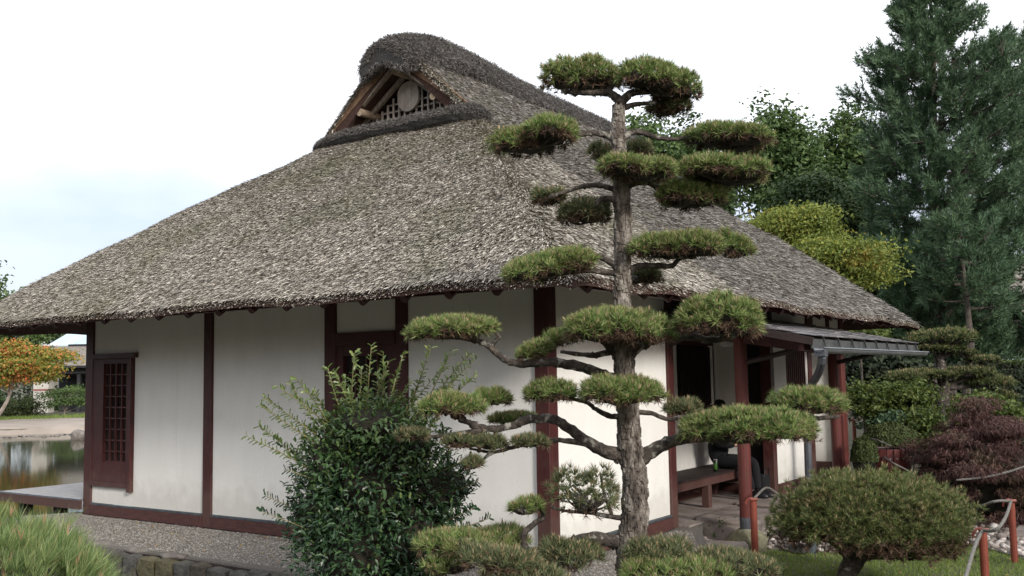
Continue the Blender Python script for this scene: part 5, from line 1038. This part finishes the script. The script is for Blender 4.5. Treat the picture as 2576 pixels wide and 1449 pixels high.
# porch lamp
lp = np.array([.42, 3.28, 2.12]); T = thing('porch_lamp', lp, 'round unlit opal lamp hanging under the porch roof behind the pine pad', 'lamp')
MB().blob(lp, (.11, .11, .075), amp=0, lvl=2).obj('shade', m_lampg, T, smooth=True); MB().tube([lp+(0, 0, .07), lp+(0, 0, .22)], .02, 8).obj('stem', m_dark, T); MB().tube([lp+(0, 0, .03), lp+(0, 0, .06)], .115, 20).obj('ring', m_zinc, T)
# drink can with three green claw strokes
cn = onp(1801, 1187, 2, .426); T = thing('drink_can', cn, 'tall black drink can with green claw marks standing on the bench', 'can')
MB().tube([cn+(0, 0, z) for z in (0, .006, .150, .158)], [.026, .033, .033, .027], 20).obj('body', m_can, T, smooth=True)
MB().tube([cn+(0, 0, .158), cn+(0, 0, .165)], .0275, 20).obj('lid', m_alu, T); MB().tube([cn+(0, 0, .0005), cn+(0, 0, .007)], .0272, 20).obj('bottom_rim', m_alu, T)
vd = nrm((CAM-cn)*np.array([1, 1, 0])); a0_ = math.atan2(vd[1], vd[0]); b = MB()
for k, da in enumerate((-.42, 0, .42)):
    zs = [.128, .112, .095, .075, .05, .028]; wd = [.02, .1, .13, .12, .14, .01]; off = [0.02, .05, .01, .04, .0, .03]
    for z0, z1, w0, w1, o0, o1 in zip(zs[:-1], zs[1:], wd[:-1], wd[1:], off[:-1], off[1:]):
        w0 *= .55; w1 *= .55
        V = [cn+np.array([math.cos(a0_-da*-1+o+sg*w*.8)*.0337, math.sin(a0_-da*-1+o+sg*w*.8)*.0337, z]) for z, w, o in ((z0, w0, o0), (z1, w1, o1)) for sg in (-1, 1)]; b.add(V, [[0, 1, 3, 2]])
b.obj('claw_mark', m_cangreen, T)
# ---------------- seated person
def skin_obj(name, verts, edges, radii, mt, par, lvl=2):
    me = bpy.data.meshes.new(name); me.from_pydata([tuple(np.array(v)-WL[par]) for v in verts], edges, []); me.materials.append(mt); me.update()
    o = link(name, me, par); bpy.context.view_layer.objects.active = o
    md = o.modifiers.new('skin', 'SKIN'); md.use_smooth_shade = True; ly = me.skin_vertices[0] if me.skin_vertices else None
    if ly is None:
        me.attributes  # layer is made by the modifier below
        bpy.context.view_layer.update()
    ly = me.skin_vertices[0]
    for k, r in enumerate(radii): ly.data[k].radius = (r, r) if np.isscalar(r) else r; 
    ly.data[0].use_root = True
    sb = o.modifiers.new('subdivision', 'SUBSURF'); sb.levels = lvl; sb.render_levels = lvl; return o
py = 5.28; ps = thing('person', (-.55, py, .425), 'person in black jacket, trousers and shoes sitting on the bench with hands together', 'person')
VB_ = [(-.60, py, .54), (-.61, py, .72), (-.60, py, .95), (-.56, py, 1.10), (-.53, py, 1.22), (-.51, py, 1.31),
       (-.58, py-.18, 1.02), (-.48, py-.23, .76), (-.26, py-.05, .76), (-.58, py+.18, 1.02), (-.48, py+.23, .76), (-.26, py+.05, .76),
       (-.55, py-.10, .52), (-.16, py-.15, .52), (-.06, py-.13, .14), (-.55, py+.10, .52), (-.14, py+.16, .52), (-.04, py+.02, .14)]
ED = [(0, 1), (1, 2), (2, 3), (3, 4), (4, 5), (2, 6), (6, 7), (7, 8), (2, 9), (9, 10), (10, 11), (0, 12), (12, 13), (13, 14), (0, 15), (15, 16), (16, 17)]
RA = [.12, .12, .13, .05, .085, .075, .055, .045, .028, .055, .045, .028, .08, .055, .04, .08, .055, .04]
body = skin_obj('body', VB_, ED, RA, m_skin, ps)
CL = [v for i, v in enumerate(VB_) if i not in (4, 5)]; mp_ = {i: k for k, i in enumerate([i for i in range(18) if i not in (4, 5)])}
CL[mp_[8]] = (-.30, py-.08, .76); CL[mp_[11]] = (-.30, py+.08, .76)
skin_obj('jacket_and_trousers', CL, [(mp_[a], mp_[c]) for a, c in ED if a in mp_ and c in mp_], [.145, .15, .165, .06, .085, .07, .05, .085, .07, .05, .10, .078, .055, .10, .078, .055], m_cloth, ps)
MB().blob((-.545, py, 1.27), (.095, .085, .115), amp=.04, lvl=2, seed=2).obj('hair', m_shoe, ps, smooth=True)
MB().blob((-.435, py, 1.235), (.018, .012, .02), amp=0, lvl=1).obj('nose', m_skin, ps, smooth=True)
for sg in (-1, 1):
    b = MB(); w0 = np.array([-.255, py+sg*.035, .76]); b.blob(w0+(.03, 0, 0), (.045, .018, .038), amp=.05, lvl=2)
    for k in range(4):
        f0 = w0+np.array([.06, -sg*.004, .026-k*.018]); b.tube(smooth_path([f0, f0+(.026, -sg*.01, -.002), f0+(.036, -sg*.03, -.006), f0+(.024, -sg*.045, -.008)], 3), np.linspace(.0095, .007, 10), 7)
    f0 = w0+np.array([.03, 0, .035]); b.tube(smooth_path([f0, f0+(.02, -sg*.012, .018), f0+(.04, -sg*.018, .02)], 3), np.linspace(.011, .008, 7), 7)
    b.obj('hand', m_skin, ps, smooth=True)
for v in (VB_[14], VB_[17]):
    x, y, z = v; b = MB(); V = ICO4V.copy(); V[:, 2] = np.where(V[:, 2] < -.35, -.35, V[:, 2]); V[:, 2] *= 1-.35*(V[:, 0] > .1)*np.clip(V[:, 0], 0, 1); b.add(V*np.array([.145, .05, .09])+np.array([x+.075, y-.0, .078]), ICO4F); b.obj('shoe', m_shoe, ps, smooth=True)
# black bag on the step stone
T = thing('shoulder_bag', (-.10, 5.66, .03), 'black bag standing on the floor behind the person\'s foot', 'bag')
V = np.sign(ICO4V)*np.abs(ICO4V)**.35; V /= np.abs(V).max(0); MB().add(V*np.array([.06, .14, .15])+np.array([-.10, 5.66, .17]), ICO4F).obj('bag_body', m_cloth, T, smooth=True)
MB().tube(smooth_path([(-.05, 5.56, .30), (-.04, 5.60, .40), (-.04, 5.72, .40), (-.05, 5.76, .30)], 4), .008, 6).obj('handle', m_shoe, T)

# fallen leaves and needles on the terrace, lawn and pebbles
q = np.concatenate([rng.uniform((-7.4, -1.3), (1.0, -.05), (170, 2)), rng.uniform((.9, -.5), (5.0, 7.5), (260, 2))]); C = np.column_stack([q, np.where(inpoly(q[:, 0], q[:, 1], TP), .004, tz(q[:, 0], q[:, 1])+.045)])
leaves(MB(), C, np.array([0, 0, 1.])+.35*unit(len(C)), .035, 0, .6).obj('fallen_leaves', mat('dry_leaf', [(.1, (.10, .05, .02)), (.5, (.24, .15, .05)), (.95, (.38, .28, .08))], 2, 3, .8, isl=.8), org=(0, 0, 0), kind='stuff', label='scattered dry yellow and brown leaves on the terrace and lawn', cat='leaves')

GR = {'broadleaf_tree': 'broadleaf trees beyond the thatched roof', 'evergreen_tree': 'dark evergreens in the background', 'bank_tree': 'trees behind the pavilion across the pond', 'tree_trunk': 'pale tree trunks behind the back cloud pine',
      'rope': 'ropes slung between the red posts', 'stepping_stone': 'flat stones lying in the pebbles', 'step_stone': 'step rocks in front of the porch', 'kerb_stone': 'grey stones at the terrace corner', 'maple_shrub': 'green layered shrubs in the right background',
      'clipped_shrub': 'clipped round shrubs near the litter bin', 'round_shrub': 'clipped bushes on the far bank', 'post_footing_stone': 'boulders under the porch posts', 'tall_pine': 'tall pines at the right', 'small_plant': 'small plants by the step rock'}
for o in COL.objects:
    if o.parent is None and 'label' in o and 'group' not in o and o.name.split('.')[0] in GR: o['group'] = GR[o.name.split('.')[0]]
